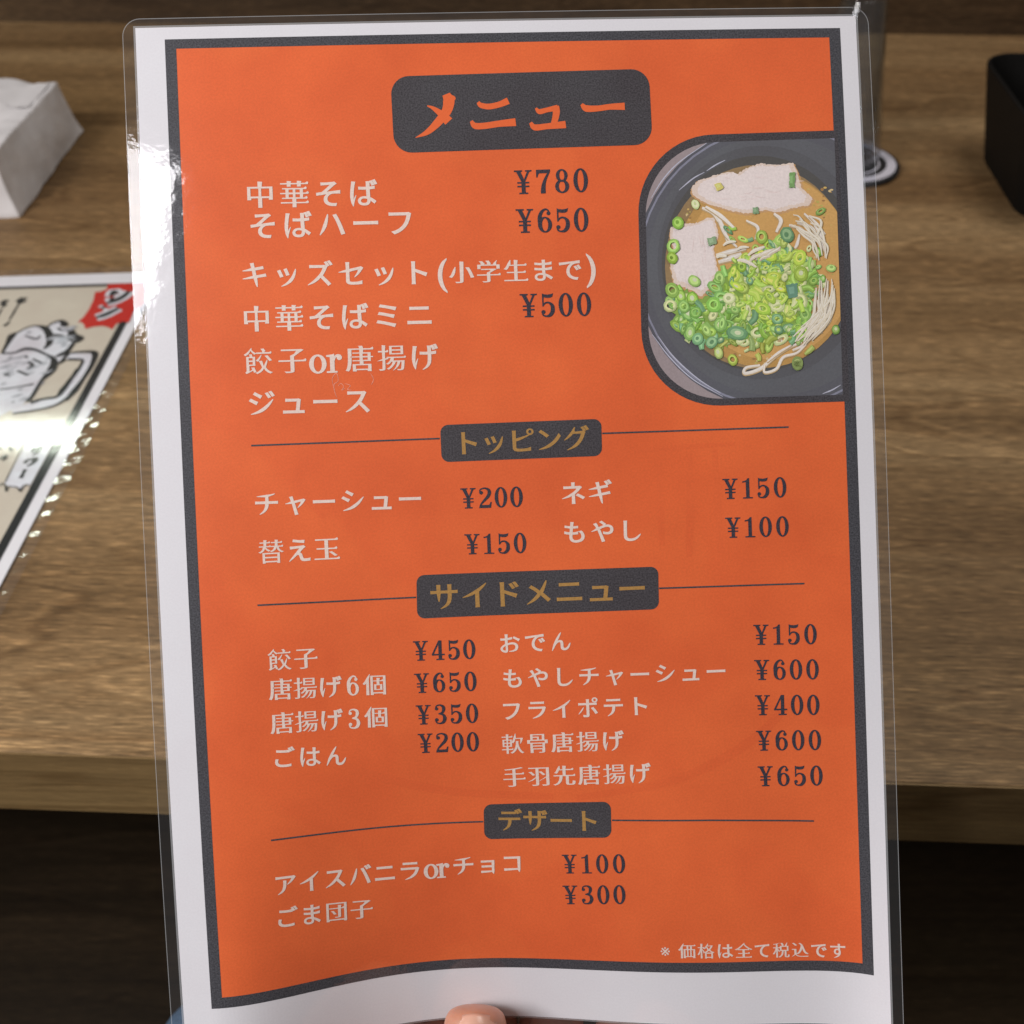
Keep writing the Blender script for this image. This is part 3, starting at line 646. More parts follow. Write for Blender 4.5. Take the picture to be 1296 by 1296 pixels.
def glyph(ch):
    """list of pieces, each a list of polygons, em box 0..1 wide, y 0 at the centre of the em"""
    if ch in FIG:
        return [[fatten(np.array(p), .014 * (1 if k == 0 else -1)) for k, p in enumerate(pc)] for pc in FIG[ch]]
    P = []
    for s in KANA[ch].split():
        a = np.array([int(s[i:i + 3], 16) - 256 for i in range(0, len(s), 3)], float).reshape(-1, 2) / 1000
        P.append(a - [0, 0.375])
    # separate strokes into pieces so that each holds one outer line and its own holes
    def inside(pt, Q):
        c = False
        for a, b in zip(Q, np.roll(Q, 1, 0)):
            if (a[1] > pt[1]) != (b[1] > pt[1]) and pt[0] < (b[0] - a[0]) * (pt[1] - a[1]) / (b[1] - a[1]) + a[0]:
                c = not c
        return c
    ar = [float(np.sum(p[:, 0] * np.roll(p[:, 1], -1) - p[:, 1] * np.roll(p[:, 0], -1))) for p in P]
    out = {i: [P[i]] for i in range(len(P)) if ar[i] > 0 or ch == '※'}
    for i in range(len(P)):
        if i not in out:
            own = [j for j in out if inside(P[i].mean(0), P[j]) and ar[j] > -ar[i]]
            if own:
                out[min(own, key=lambda j: ar[j])].append(P[i])
    return list(out.values())


def text_line(chars, x0, y0, x1, y1, em, adv=None, fig=False):
    """glyph pieces in sheet mm: first glyph's left edge at pixel x0, last glyph's right edge at x1, centre line y0 -> y1.
    em: height of the letter (figures: of the figure) in photo pixels"""
    a, b = uv_mm(x0, y0), uv_mm(x1, y1)
    mm = em * FW_MM / 850.0
    ext = {}
    pcs = []
    for ch in chars:
        g = glyph(ch)
        allp = np.vstack([p for pc in g for p in pc])
        ext[ch] = (allp[:, 0].min(), allp[:, 0].max())
        pcs.append(g)
    L = np.hypot(*(b - a)) / mm
    n = len(chars)
    if fig:
        wid = [ext[c][1] - ext[c][0] for c in chars]
        gap = (L - sum(wid)) / max(1, n - 1)
        xs, x = [], 0
        for c, w_ in zip(chars, wid):
            xs.append(x - ext[c][0])
            x += w_ + gap
    else:
        l0, r1 = ext[chars[0]][0], ext[chars[-1]][1]
        p = (L + l0 - r1) / max(1, n - 1)
        xs = [-l0 + p * k for k in range(n)]
    d = (b - a) / np.hypot(*(b - a))
    nrm = np.array([-d[1], d[0]])
    up = nrm * 0.4 + np.array([0, 1.0]) * 0.6
    res = []
    for g, x in zip(pcs, xs):
        for pc in g:
            q = []
            for p in pc:
                yy = p[:, 1] - (0.5 if fig else 0)
                q.append(a + (p[:, :1] + x) * mm * d + yy[:, None] * mm * up)
            res.append(q)
    return res

# ------------------------------------------------------------------ the room: floor, counter, back board
frontL, frontR = on_plane(0, 954), on_plane(1296, 998)
tdir = (frontR - frontL) / np.linalg.norm(frontR - frontL)
tyaw = math.atan2(tdir[1], tdir[0])
tin = np.array([-tdir[1], tdir[0], 0])
tmid = 0.5 * (frontL + frontR)
# thickness of the top from where its lower edge shows
lo_px = 0.5 * (1017.6 + 1075.7)
r_ = unproj(648, lo_px, 1.0) - CAM
hit = CAM + r_ * (np.dot(tmid - CAM, tin) / np.dot(r_, tin))
THICK = TABLE_Z - hit[2]
backp = on_plane(648, 36)
DEPTH = float(np.dot(backp - tmid, tin))
MW = wood('oak table top', (0.110, 0.062, 0.025), (0.218, 0.132, 0.060), (0.335, 0.224, 0.112), fleck=0.7)
MWF = wood('oak edge band', (0.16, 0.098, 0.040), (0.26, 0.168, 0.072), (0.35, 0.235, 0.105), 1.3, fleck=0.2)
MWB = wood('dark wood board', (0.045, 0.028, 0.015), (0.075, 0.046, 0.024), (0.12, 0.077, 0.04))
MFL = wood('dark floor boards', (0.014, 0.009, 0.005), (0.028, 0.018, 0.009), (0.06, 0.038, 0.02), 0.6)


def box_bm(x0, y0, z0, x1, y1, z1, bev=0.0, seg=2):
    bm = bmesh.new()
    bmesh.ops.create_cube(bm, size=1)
    for v in bm.verts:
        v.co = Vector(((x0 + x1) / 2 + v.co.x * (x1 - x0), (y0 + y1) / 2 + v.co.y * (y1 - y0), (z0 + z1) / 2 + v.co.z * (z1 - z0)))
    if bev:
        bmesh.ops.bevel(bm, geom=bm.edges[:], offset=bev, segments=seg, affect='EDGES', profile=0.5)
    return bm


def bm_obj(name, bm, mat, parent=None, smooth=False):
    me = bpy.data.meshes.new(name)
    bm.to_mesh(me)
    bm.free()
    if smooth:
        me.polygons.foreach_set('use_smooth', [True] * len(me.polygons))
    return link(name, me, parent, mat)


table = thing('counter_table', 'long brown oak grained counter table under the menus and glass', 'table', (tmid[0], tmid[1], 0))
TM = Matrix.Translation(Vector((tmid[0], tmid[1], 0))) @ Matrix.Rotation(tyaw, 4, 'Z')


def tabled(o):
    o.matrix_world = TM
    return o


tabled(bm_obj('tabletop', box_bm(-1.25, 0.0012, TABLE_Z - THICK, 1.25, DEPTH, TABLE_Z, 0.0004), MW, table))
tabled(bm_obj('edge_band', box_bm(-1.25, 0.0, TABLE_Z - THICK + 0.0005, 1.25, 0.0011, TABLE_Z - 0.0003), MWF, table))
for sx in (-1.15, 1.15):
    tabled(bm_obj('leg', box_bm(sx - .03, .08, 0.0, sx + .03, .14, TABLE_Z - THICK, .003), MWB, table))
    tabled(bm_obj('leg', box_bm(sx - .03, DEPTH - .14, 0.0, sx + .03, DEPTH - .08, TABLE_Z - THICK, .003), MWB, table))
tabled(bm_obj('under_panel', box_bm(-1.1, DEPTH - .30, 0.0, 1.1, DEPTH - .28, TABLE_Z - THICK), MWB, table))

fl = bm_obj('floor', box_bm(-3, -2.5, -0.05, 3, 3, 0.0), MFL)
fl['kind'] = 'structure'
# the raised board that closes the counter at the back
bk = bm_obj('back_board', box_bm(-1.25, DEPTH + .001, 0.0, 1.25, DEPTH + .03, TABLE_Z + .5, .002), MWB)
bk.matrix_world = TM
tag(bk, 'dark brown wooden board standing along the far edge of the table', 'board')

# ------------------------------------------------------------------ the menu in the hand
c0 = sheet(np.array(.5), np.array(1.05))
menu = thing('laminated_menu', 'laminated food menu with orange panel and ramen picture, held upright in a hand', 'menu', tuple(c0))

PU0, PU1, PV0, PV1 = -0.0430, 1.0240, -0.0125, 1.058
FU0, FU1, FV0, FV1 = -0.0615, 1.0420, -0.0215, 1.071


def mmrect(u0, v0, u1, v1, r=0, seg=8):
    if r:
        return rrect(u0 * FW_MM, -v1 * FH_MM, u1 * FW_MM, -v0 * FH_MM, r, seg)
    return box2(u0 * FW_MM, -v1 * FH_MM, u1 * FW_MM, -v0 * FH_MM)


# paper: a thin closed slab
nu, nv = 170, 230
uu, vv = np.meshgrid(np.linspace(PU0, PU1, nu), np.linspace(PV0, PV1, nv))
uu, vv = uu.ravel(), vv.ravel()
front, back = sheet(uu, vv, 0.0), sheet(uu, vv, -0.00022)
fc = []
for j in range(nv - 1):
    for i in range(nu - 1):
        a = j * nu + i
        fc.append((a, a + nu, a + nu + 1, a + 1))
        b = a + nu * nv
        fc.append((b, b + 1, b + nu + 1, b + nu))
rim = [j for j in range(nu)] + [j * nu + nu - 1 for j in range(1, nv)] + [(nv - 1) * nu + i for i in range(nu - 2, -1, -1)] + [j * nu for j in range(nv - 2, 0, -1)]
for a, b in zip(rim, rim[1:] + rim[:1]):
    fc.append((a, b, b + nu * nv, a + nu * nv))
uvp = np.stack([uu * FW_MM, -vv * FH_MM], 1)
link('paper_sheet', raw_mesh('paper_sheet', np.vstack([front, back]), fc, np.vstack([uvp, uvp]), smooth=False), menu, M['paper'])

# film border beyond the paper, with its cut edge
fo = mmrect(FU0, FV0, FU1, FV1, 5.0, 10)
fi = mmrect(PU0 - .0004, PV0 - .0003, PU1 + .0004, PV1 + .0003)
flm = lay('laminate_film', [[fo, fi]], M['film'], menu, -0.0001)
fo2 = mmrect(FU0 - .0011, FV0 - .0008, FU1 + .0011, FV1 + .0008, 5.2, 10)
lay('cut_edge', [[fo2, fo]], M['edge'], flm, -0.00008)
# the pressed rim round the paper where the two films part
fi2 = mmrect(PU0 - .0030, PV0 - .0020, PU1 + .0030, PV1 + .0020)
lay('pressed_rim', [[fi2, fi]], M['edge'], flm, -0.00003)

# printed frame and panel
BX, BYT, BYB = .0166, .0098, .0110
gu, gv_ = np.meshgrid(np.linspace(BX - .001, 1 - BX + .001, 160), np.linspace(BYT - .0008, 1 - BYB + .0008, 215))
gu, gv_ = gu.ravel(), gv_.ravel()
gf = [(j * 160 + i, j * 160 + 160 + i, j * 160 + 161 + i, j * 160 + i + 1) for j in range(214) for i in range(159)]
link('orange_panel', raw_mesh('orange_panel', sheet(gu, gv_, 3e-5), gf, np.stack([gu * FW_MM, -gv_ * FH_MM], 1)), menu, M['orange'])
lay('border_frame', [[mmrect(0, 0, 1, 1), mmrect(BX, BYT, 1 - BX, 1 - BYB)]], M['grey'], menu, 5.5e-5)

L0 = 7e-5      # plates and rules
L1 = 1.05e-4      # lettering
# section plates, rules and headings
heads = [
    ([(494, 97), (821, 87), (826, 183), (499, 194)], 23),
    ([(557, 538), (761, 530), (762, 577), (559, 585)], 10),
    ([(527, 728), (833, 717), (834, 771), (528, 783)], 10),
    ([(612, 1018), (773, 1014.5), (774, 1060), (613, 1062)], 10),
]
plates = [lay('heading_plate', [[quad_rrect(*q, r)]], M['plate'], menu, L0) for q, r in heads]


def pxy(pts):
    p = np.array(pts, float)
    return uv_mm(p[:, 0], p[:, 1])


def crop2(pts):
    return pxy([(432 + x / 3, y / 3) for x, y in pts])


s_ = FW_MM / 850 / 3
title = [
    [brush(crop2([(398, 358), (408, 385), (398, 425), (362, 470), (325, 503), (282, 523)]), [30 * s_, 44 * s_, 36 * s_, 30 * s_, 20 * s_, 2 * s_])],
    [ell(*crop2([(414, 374)])[0], 20 * s_, 13 * s_, 16)],
    [brush(crop2([(326, 402), (350, 412), (385, 438), (408, 462)]), [4 * s_, 14 * s_, 28 * s_, 36 * s_])],
    [brush(crop2([(519, 388), (530, 400), (560, 405), (600, 397), (634, 383)]), [12 * s_, 20 * s_, 22 * s_, 22 * s_, 26 * s_])],
    [brush(crop2([(493, 460), (508, 478), (545, 478), (600, 470), (662, 464)]), [12 * s_, 24 * s_, 24 * s_, 24 * s_, 30 * s_])],
    [brush(crop2([(738, 411), (752, 424), (780, 418), (822, 409)]), [8 * s_, 20 * s_, 18 * s_, 22 * s_])],
    [brush(crop2([(812, 404), (816, 430), (806, 476)]), [30 * s_, 26 * s_, 22 * s_])],
    [brush(crop2([(718, 466), (735, 484), (780, 480), (852, 473)]), [12 * s_, 24 * s_, 22 * s_, 28 * s_])],
    [brush(crop2([(912, 396), (930, 412), (975, 412), (1020, 406), (1076, 404)]), [12 * s_, 26 * s_, 22 * s_, 22 * s_, 28 * s_])],
]
lay('heading_text', title, M['orange_text'], plates[0], L1)
for pl, (t, x0, y0, x1, y1, em) in zip(plates[1:], [
        ('トッピング', 584, 561, 746, 554, 34), ('サイドメニュー', 545, 756, 816, 744, 38), ('デザート', 631, 1038, 755, 1039, 32)]):
    lay('heading_text', text_line(t, x0, y0, x1, y1, em), M['gold'], pl, L1)


def rule(pts, w_px=2.1):
    p = pxy(pts)
    C = []
    for a, b in zip(p[:-1], p[1:]):
        C += [a + (b - a) * i / 12 for i in range(12)]
    C.append(p[-1])
    C = np.array(C)
    h = np.array([0, w_px * FW_MM / 850 / 2])
    return [np.vstack([C - h, (C + h)[::-1]])]


for pts in ([(318, 564), (438, 559.5), (556.5, 555)], [(762, 548.5), (880, 544.5), (998, 540.5)], [(326, 766), (427, 761), (526.5, 756)],
            [(834, 744.5), (926, 741.5), (1018, 738.5)], [(343, 1063.5), (469, 1048.3), (611.5, 1039.8)], [(774.5, 1038), (900, 1038), (1030, 1039)]):
    lay('divider_line', [rule(pts)], M['grey'], menu, L0 + 2e-5)

for t, x0, y0, x1, y1, em in [
        ('中華そば', 313, 247, 478, 244, 37), ('そばハーフ', 317, 286, 521, 281, 37),
        ('キッズセット', 307, 348, 541, 345, 35), ('(小学生まで)', 553, 345, 750, 340, 30),
        ('中華そばミニ', 309, 404, 546, 398, 36), ('ジュース', 315, 511, 468, 507, 36),
        ('チャーシュー', 323, 638, 533, 631, 33), ('替え玉', 327, 699, 430, 694, 33),
        ('ネギ', 711, 625, 775, 622, 32), ('もやし', 714, 674, 811, 671, 31),
        ('餃子', 339, 836, 402, 832, 30), ('唐揚げ', 340, 873, 433, 868.5, 30), ('唐揚げ', 342, 916, 434.5, 910, 30),
        ('ごはん', 348, 959, 438, 956, 29), ('おでん', 633, 815, 722, 811, 28),
        ('もやしチャーシュー', 637, 859, 918, 849, 28), ('フライポテト', 637, 900, 819, 893, 28),
        ('軟骨唐揚げ', 635, 942, 790, 937, 29), ('手羽先唐揚げ', 637, 984, 824, 978, 29),
        ('ごま団子', 352, 1162, 472, 1149, 29), ('※価格は全て税込です', 836, 1203, 1070, 1204, 22)]:
    if t == '(小学生まで)':
        pcs = text_line('小学生まで', 568, 345, 736, 341, 31)
        pcs += text_line('(', 554, 346, 561, 346, 36, fig=True) + text_line(')', 742, 340, 749, 340, 36, fig=True)
    elif t == '唐揚げ' and y0 < 900:
        pcs = text_line(t, x0, y0, x1, y1, em) + text_line('6', 439, 868, 455, 867, 25, fig=True) + text_line('個', 459, 867, 488, 866, 30)
    elif t == '唐揚げ':
        pcs = text_line(t, x0, y0, x1, y1, em) + text_line('3', 441, 910, 457, 909, 25, fig=True) + text_line('個', 461, 908, 490, 907, 30)
    else:
        pcs = text_line(t, x0, y0, x1, y1, em)
    lay('item_name', pcs, M['cream'], menu, L1)
pcs = text_line('餃子', 309, 458, 388, 455.5, 36) + text_line('or', 391, 459.5 - 4, 433, 458 - 4, 34, fig=True) + text_line('唐揚げ', 437, 454.5, 555, 451.5, 36)
lay('item_name', pcs, M['cream'], menu, L1)
pcs = text_line('アイスバニラ', 349, 1121, 531, 1101, 30) + text_line('or', 536, 1099, 569, 1096.5, 29, fig=True) + text_line('チョコ', 574, 1096, 659, 1092, 29)
lay('item_name', pcs, M['cream'], menu, L1)

for t, x0, y0, x1, y1, em in [
        ('¥780', 651, 231, 744, 228, 29.5), ('¥650', 653, 280, 744.5, 278, 29.5), ('¥500', 658, 387, 748, 385, 29),
        ('¥200', 583, 631, 661.5, 628.5, 25.5), ('¥150', 588, 689, 666, 687, 25.5), ('¥150', 914.5, 619, 995, 616.5, 25.5), ('¥100', 918, 668, 998, 666, 25.5),
        ('¥450', 523, 824, 601.5, 821.5, 25), ('¥650', 524.5, 865, 603, 862, 25), ('¥350', 526.5, 905, 605, 902.5, 25), ('¥200', 529, 941, 606, 938.5, 25),
        ('¥150', 953.5, 803.5, 1033.5, 802.5, 25.5), ('¥600', 954.5, 848, 1036, 847, 25.5), ('¥400', 955.5, 892.5, 1037, 892, 25.5), ('¥600', 957, 937.5, 1039, 936.5, 25.5), ('¥650', 959, 982.5, 1041, 981.5, 25.5),
        ('¥100', 711.5, 1093.5, 791, 1093, 25), ('¥300', 712.5, 1132.5, 791.5, 1132, 25)]:
    lay('price', text_line(t, x0, y0, x1, y1, em, fig=True), M['dark'], menu, L1)

# ------------------------------------------------------------------ the printed ramen picture
pic_out = quad_rrect((805.5, 173.5), (1060, 165), (1075, 508), (814, 516.5), 98, (1, 0, 0, 1), 14)
pic_in = quad_rrect((815, 183), (1056, 175), (1066.5, 499.5), (823, 507.5), 91, (1, 0, 0, 1), 14)
photo = lay('dish_picture', [[pic_out, pic_in]], M['plate'], menu, L0)


def c8(pts):
    return pxy([(780 + x / 3.41, 150 + y / 3.41) for x, y in pts])


def clip_to(poly, region):
    """Sutherland-Hodgman against the convex picture outline"""
    R = region if np.sum(region[:, 0] * np.roll(region[:, 1], -1) - region[:, 1] * np.roll(region[:, 0], -1)) > 0 else region[::-1]
    out = [tuple(p) for p in poly]
    for a, b in zip(R, np.roll(R, -1, 0)):
        if np.hypot(*(b - a)) < 1e-6 or not out:
            continue
        nxt = []

        def side(p):
            return (b[0] - a[0]) * (p[1] - a[1]) - (b[1] - a[1]) * (p[0] - a[0])
        for p, q in zip(out, out[1:] + out[:1]):
            sp, sq = side(p), side(q)
            if sp >= 0:
                nxt.append(p)
            if (sp >= 0) != (sq >= 0):
                t = sp / (sp - sq)
                nxt.append((p[0] + (q[0] - p[0]) * t, p[1] + (q[1] - p[1]) * t))
        out = nxt
    return np.array(out)


def c8e(cx, cy, rx, ry, n=48):
    return c8(ell(cx, cy, rx, ry, n))


rnd = random.Random(5)
B0 = L0 + 5e-6
lay('tray', [[pic_in]], M['photo'], photo, B0, cols=[(.33, .27, .28)])
bowl = [c8e(700, 640, 618, 617), c8e(700, 640, 606, 605), c8e(700, 640, 598, 596), c8e(680, 636, 545, 560), c8e(632, 622, 455, 505), c8e(616, 626, 420, 465)]
bc = [(.10, .10, .12), (.24, .24, .31), (.112, .112, .130), (.120, .122, .136), (.106, .106, .117), (.092, .088, .085)]
lay('bowl', [[clip_to(p, pic_in)] for p in bowl], M['photo'], photo, B0 + 5e-6, cols=bc, step=3e-6)
br = [c8e(612, 640, 402, 440), c8e(640, 650, 385, 425), c8e(660, 640, 360, 400)]
lay('broth', [[clip_to(p, pic_in)] for p in br], M['photo'], photo, B0 + 2.6e-5, cols=[(.30, .20, .10), (.50, .29, .095), (.62, .36, .125)], step=3e-6)


def wob(pts, amp=4, k=3):
    P = dens(np.array(pts, float), 14)
    P = spline(np.vstack([P, P[:1]]), 2)[:-1]
    return [(x + rnd.uniform(-amp, amp), y + rnd.uniform(-amp, amp)) for x, y in P]


m1 = [(325, 300), (350, 270), (430, 245), (500, 228), (522, 242), (560, 215), (620, 195), (690, 200), (762, 193), (778, 228), (800, 300), (846, 345), (832, 374), (760, 388), (700, 406), (650, 396), (560, 411), (500, 400), (440, 383), (380, 362), (330, 330)]
m2 = [(235, 470), (300, 455), (350, 450), (385, 432), (420, 426), (432, 465), (440, 505), (420, 560), (432, 620), (440, 680), (415, 700), (412, 728), (365, 770), (330, 742), (250, 715), (233, 640), (245, 560), (230, 500)]


def shrink(P, f, dx=0, dy=0):
    P = np.array(P, float)
    c = P.mean(0)
    return (P - c) * f + c + [dx, dy]


for mm_ in (m1, m2):
    pcs = [[c8(wob(shrink(mm_, 1.03, 2, 5), 3))], [c8(wob(mm_, 3))], [c8(wob(shrink(mm_, .90, 0, -3), 4))]]
    cs = [(.56, .33, .16), (.74, .60, .52), (.79, .69, .67)]
    for k in range(16):
        # faint fibres in the meat
        c = np.array(mm_).mean(0) + [rnd.uniform(-170, 170) * (1 if mm_ is m1 else .38), rnd.uniform(-60, 60) * (1 if mm_ is m1 else 1.9)]
        l = rnd.uniform(25, 80)
        a = rnd.uniform(-.3, .3) + (0 if mm_ is m1 else 1.4)
        pcs.append([c8(brush([c, c + [l * .5 * math.cos(a), l * .5 * math.sin(a) + 4], c + [l * math.cos(a), l * math.sin(a)]], [1, 5, 1], 4))])
        g = rnd.uniform(-.05, .05)
        cs.append((.77 + g, .64 + g, .62 + g))
    lay('pork_slice', pcs, M['photo'], photo, B0 + 4e-5, cols=cs, step=1.5e-6)

pcs, cs = [], []
for pts, wd in [
        ([(370, 385), (420, 410), (460, 470), (480, 530)], 20), ([(385, 380), (450, 420), (515, 480)], 18), ([(440, 440), (470, 500), (520, 555)], 14),
        ([(430, 590), (490, 575), (560, 560)], 22), ([(440, 620), (500, 600), (540, 585)], 26), ([(580, 600), (630, 600), (660, 590)], 24),
        ([(560, 440), (610, 470), (600, 520)], 14), ([(680, 410), (710, 440), (690, 490)], 18),
        ([(745, 460), (800, 480), (850, 540), (870, 590)], 16), ([(780, 450), (840, 470), (880, 530), (905, 580)], 17), ([(810, 410), (850, 450), (890, 520), (905, 560)], 14), ([(790, 500), (780, 540), (770, 560)], 15), ([(830, 420), (870, 460), (900, 500)], 12),
        ([(700, 800), (705, 860), (712, 930), (690, 965)], 19), ([(640, 950), (670, 910), (690, 870)], 14), ([(670, 920), (700, 950), (715, 960)], 15),
        ([(940, 740), (920, 800), (880, 870), (840, 930)], 17), ([(920, 770), (900, 850), (850, 920), (820, 950)], 15), ([(935, 800), (920, 870), (870, 930)], 14), ([(880, 740), (880, 810), (850, 880), (830, 905)], 16), ([(905, 860), (860, 910), (810, 975), (760, 1000)], 15), ([(890, 920), (830, 940), (800, 990)], 12),
        ([(800, 965), (740, 990), (680, 1030), (620, 1080), (555, 1100), (560, 1075), (620, 1065)], 16), ([(830, 960), (780, 1010), (720, 1030), (690, 1080), (640, 1095), (640, 1060)], 13), ([(760, 975), (700, 1010), (650, 1050)], 12)]:
    g = rnd.uniform(-.05, .05)
    pcs.append([c8(brush([(x, y + 4) for x, y in pts], [wd * .7, wd * 1.15, wd * .8]))])
    cs.append((.50, .36, .20))
    pcs.append([c8(brush(pts, [wd * .5, wd * .95, wd * .55]))])
    cs.append((.76 + g, .68 + g, .60 + g))
    pcs.append([c8(brush([(x + 1, y - 2) for x, y in pts], [1, wd * .3, 1]))])
    cs.append((.82, .78, .74))
lay('bean_sprout', pcs, M['photo'], photo, B0 + 8e-5, cols=cs, step=1e-6)

heap = [(430, 690), (480, 640), (510, 600), (600, 610), (640, 560), (700, 500), (770, 560), (820, 610), (880, 640), (890, 700), (850, 760), (830, 840), (800, 960), (720, 950), (640, 990), (600, 1010), (540, 960), (430, 1010), (350, 960), (270, 910), (230, 850), (210, 740), (290, 740), (360, 790), (420, 740)]


def in_poly(x, y, P):
    c = False
    for (ax, ay), (bx, by) in zip(P, P[1:] + P[:1]):
        if (ay > y) != (by > y) and x < (bx - ax) * (y - ay) / (by - ay) + ax:
            c = not c
    return c


GREENS = [(.26, .44, .09), (.33, .53, .10), (.43, .60, .12), (.52, .66, .16), (.19, .38, .14), (.24, .46, .20), (.58, .68, .28), (.40, .56, .09)]
pcs, cs = [[c8(wob(shrink(heap, .95), 10))]], [(.24, .38, .08)]
fixed = [(735, 500, 30), (790, 600, 34), (795, 670, 32), (485, 775, 27), (630, 820, 32), (520, 925, 40), (245, 550, 30), (240, 600, 24), (335, 700, 26), (240, 740, 30), (290, 810, 26), (780, 1055, 28), (925, 645, 20), (870, 575, 18), (945, 910, 18), (800, 920, 28), (410, 965, 28), (265, 450, 26), (350, 950, 26), (625, 510, 26), (660, 590, 30), (440, 1010, 24), (510, 825, 18), (340, 370, 20), (500, 1040, 22), (560, 600, 22)]
spots = []
while len(spots) < 430:
    x, y = rnd.uniform(200, 890), rnd.uniform(480, 1020)
    if in_poly(x, y, heap):
        spots.append((x, y, rnd.choice((rnd.uniform(14, 24), rnd.uniform(22, 36)))))
for x, y in [(500, 470), (545, 520), (570, 520), (480, 480), (850, 700), (870, 640), (840, 760), (770, 800), (600, 560), (540, 640), (500, 520), (610, 1030), (560, 1000), (630, 990), (880, 400), (830, 560), (890, 690), (830, 1000)]:
    spots.append((x, y, rnd.uniform(14, 24)))
rnd.shuffle(spots)


def hue(x, y):
    """lime in the middle of the heap, deeper green towards the lower left, now and then blue-green"""
    d = math.hypot((x - 650) / 230, (y - 690) / 260)
    q = rnd.random()
    if q < .10:
        return np.array((.20, .40, .20)) * rnd.uniform(.7, 1.2)
    if q < .22:
        return np.array((.62, .70, .34)) * rnd.uniform(.85, 1.1)
    if d < .8:
        g = np.array((.44, .62, .10))
    elif y > 950:
        g = np.array((.36, .44, .10))
    else:
        g = np.array((.27, .48, .09))
    return g * rnd.uniform(.72, 1.22) * np.array((rnd.uniform(.85, 1.15), 1, rnd.uniform(.7, 1.6)))


for x, y, r in spots + fixed:
    big = (x, y, r) in fixed
    c = hue(x, y)
    a = rnd.uniform(0, math.pi)
    q = rnd.uniform(.35, 1.0) if not big else rnd.uniform(.72, 1.0)
    e_ = rnd.uniform(.0, .22)

    def ring(f, n=16, dx=0, dy=0):
        t = np.linspace(0, 2 * np.pi, n, endpoint=False)
        rr_ = r * f * (1 + e_ * np.cos(2 * t + a) * .5 + np.array([rnd.uniform(-.06, .06) for _ in range(n)]))
        X, Y = rr_ * np.cos(t), rr_ * q * np.sin(t)
        return c8(np.stack([x + dx + X * math.cos(a) - Y * math.sin(a), y + dy + X * math.sin(a) + Y * math.cos(a)], 1))
    kind = rnd.random()
    if kind < .50 or big:
        thin = rnd.uniform(.62, .80)
        if x < 925 and rnd.random() < .6:
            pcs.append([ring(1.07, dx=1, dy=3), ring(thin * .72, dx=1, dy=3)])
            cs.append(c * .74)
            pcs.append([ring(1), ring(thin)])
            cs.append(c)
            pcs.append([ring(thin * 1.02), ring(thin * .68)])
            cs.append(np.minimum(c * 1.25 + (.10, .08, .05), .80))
        else:
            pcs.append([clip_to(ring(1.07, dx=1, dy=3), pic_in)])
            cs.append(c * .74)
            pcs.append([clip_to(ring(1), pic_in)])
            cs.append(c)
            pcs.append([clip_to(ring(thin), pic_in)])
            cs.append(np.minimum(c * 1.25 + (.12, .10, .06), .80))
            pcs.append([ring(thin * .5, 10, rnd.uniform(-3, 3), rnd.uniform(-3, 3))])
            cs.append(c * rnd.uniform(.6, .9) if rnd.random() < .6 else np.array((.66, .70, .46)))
    else:
        l = r * rnd.uniform(1.2, 2.4)
        d = np.array([math.cos(a), math.sin(a)])
        nn = np.array([-d[1], d[0]])
        p0 = np.array([x, y])
        bend = rnd.uniform(-.25, .25) * l
        w1, w2 = r * rnd.uniform(.45, .95), r * rnd.uniform(.35, .9)
        S = [p0 - d * l / 2, p0 + nn * bend, p0 + d * l / 2]
        pcs.append([clip_to(c8(brush([s + [1, 3] for s in S], [w1 * 1.1, w1 * 1.15, w2 * 1.1], 4)), pic_in)])
        cs.append(c * .74)
        pcs.append([clip_to(c8(brush(S, [w1, (w1 + w2) * .52, w2], 4)), pic_in)])
        cs.append(c)
        o_ = nn * w1 * rnd.uniform(-.25, .25)
        pcs.append([clip_to(c8(brush([s * .9 + p0 * .1 + o_ for s in S], [w1 * .2, w1 * .45, w2 * .25], 4)), pic_in)])
        cs.append(np.minimum(c * rnd.uniform(1.1, 1.45) + .04, .80))
keep = [i for i, p in enumerate(pcs) if len(p[0]) > 2]


# pieces climb one by one so that no two lie in one plane
def lay_stack(name, pieces, cols, off, rise):
    VV, FF, UV, CC, n = [], [], [], [], 0
    for k, (P, c) in enumerate(zip(pieces, cols)):
        v, f = fill(P, None, True)
        p3 = on_sheet(v, off + rise * k / len(pieces))
        for t in f:
            a_, b_, c_ = p3[t[0]], p3[t[1]], p3[t[2]]
            FF.append(tuple(i + n for i in (t if np.dot(np.cross(b_ - a_, c_ - a_), CAM - a_) > 0 else t[::-1])))
        VV.append(p3)
        UV.append(v)
        CC.append(np.tile(np.asarray(c, float), (len(v), 1)))
        n += len(v)
    return link(name, raw_mesh(name, np.vstack(VV), FF, np.vstack(UV), cols=np.vstack(CC)), photo, M['photo'])


lay_stack('chopped_scallion', [pcs[i] for i in keep], [cs[i] for i in keep], B0 + 1.3e-4, 1.5e-4)
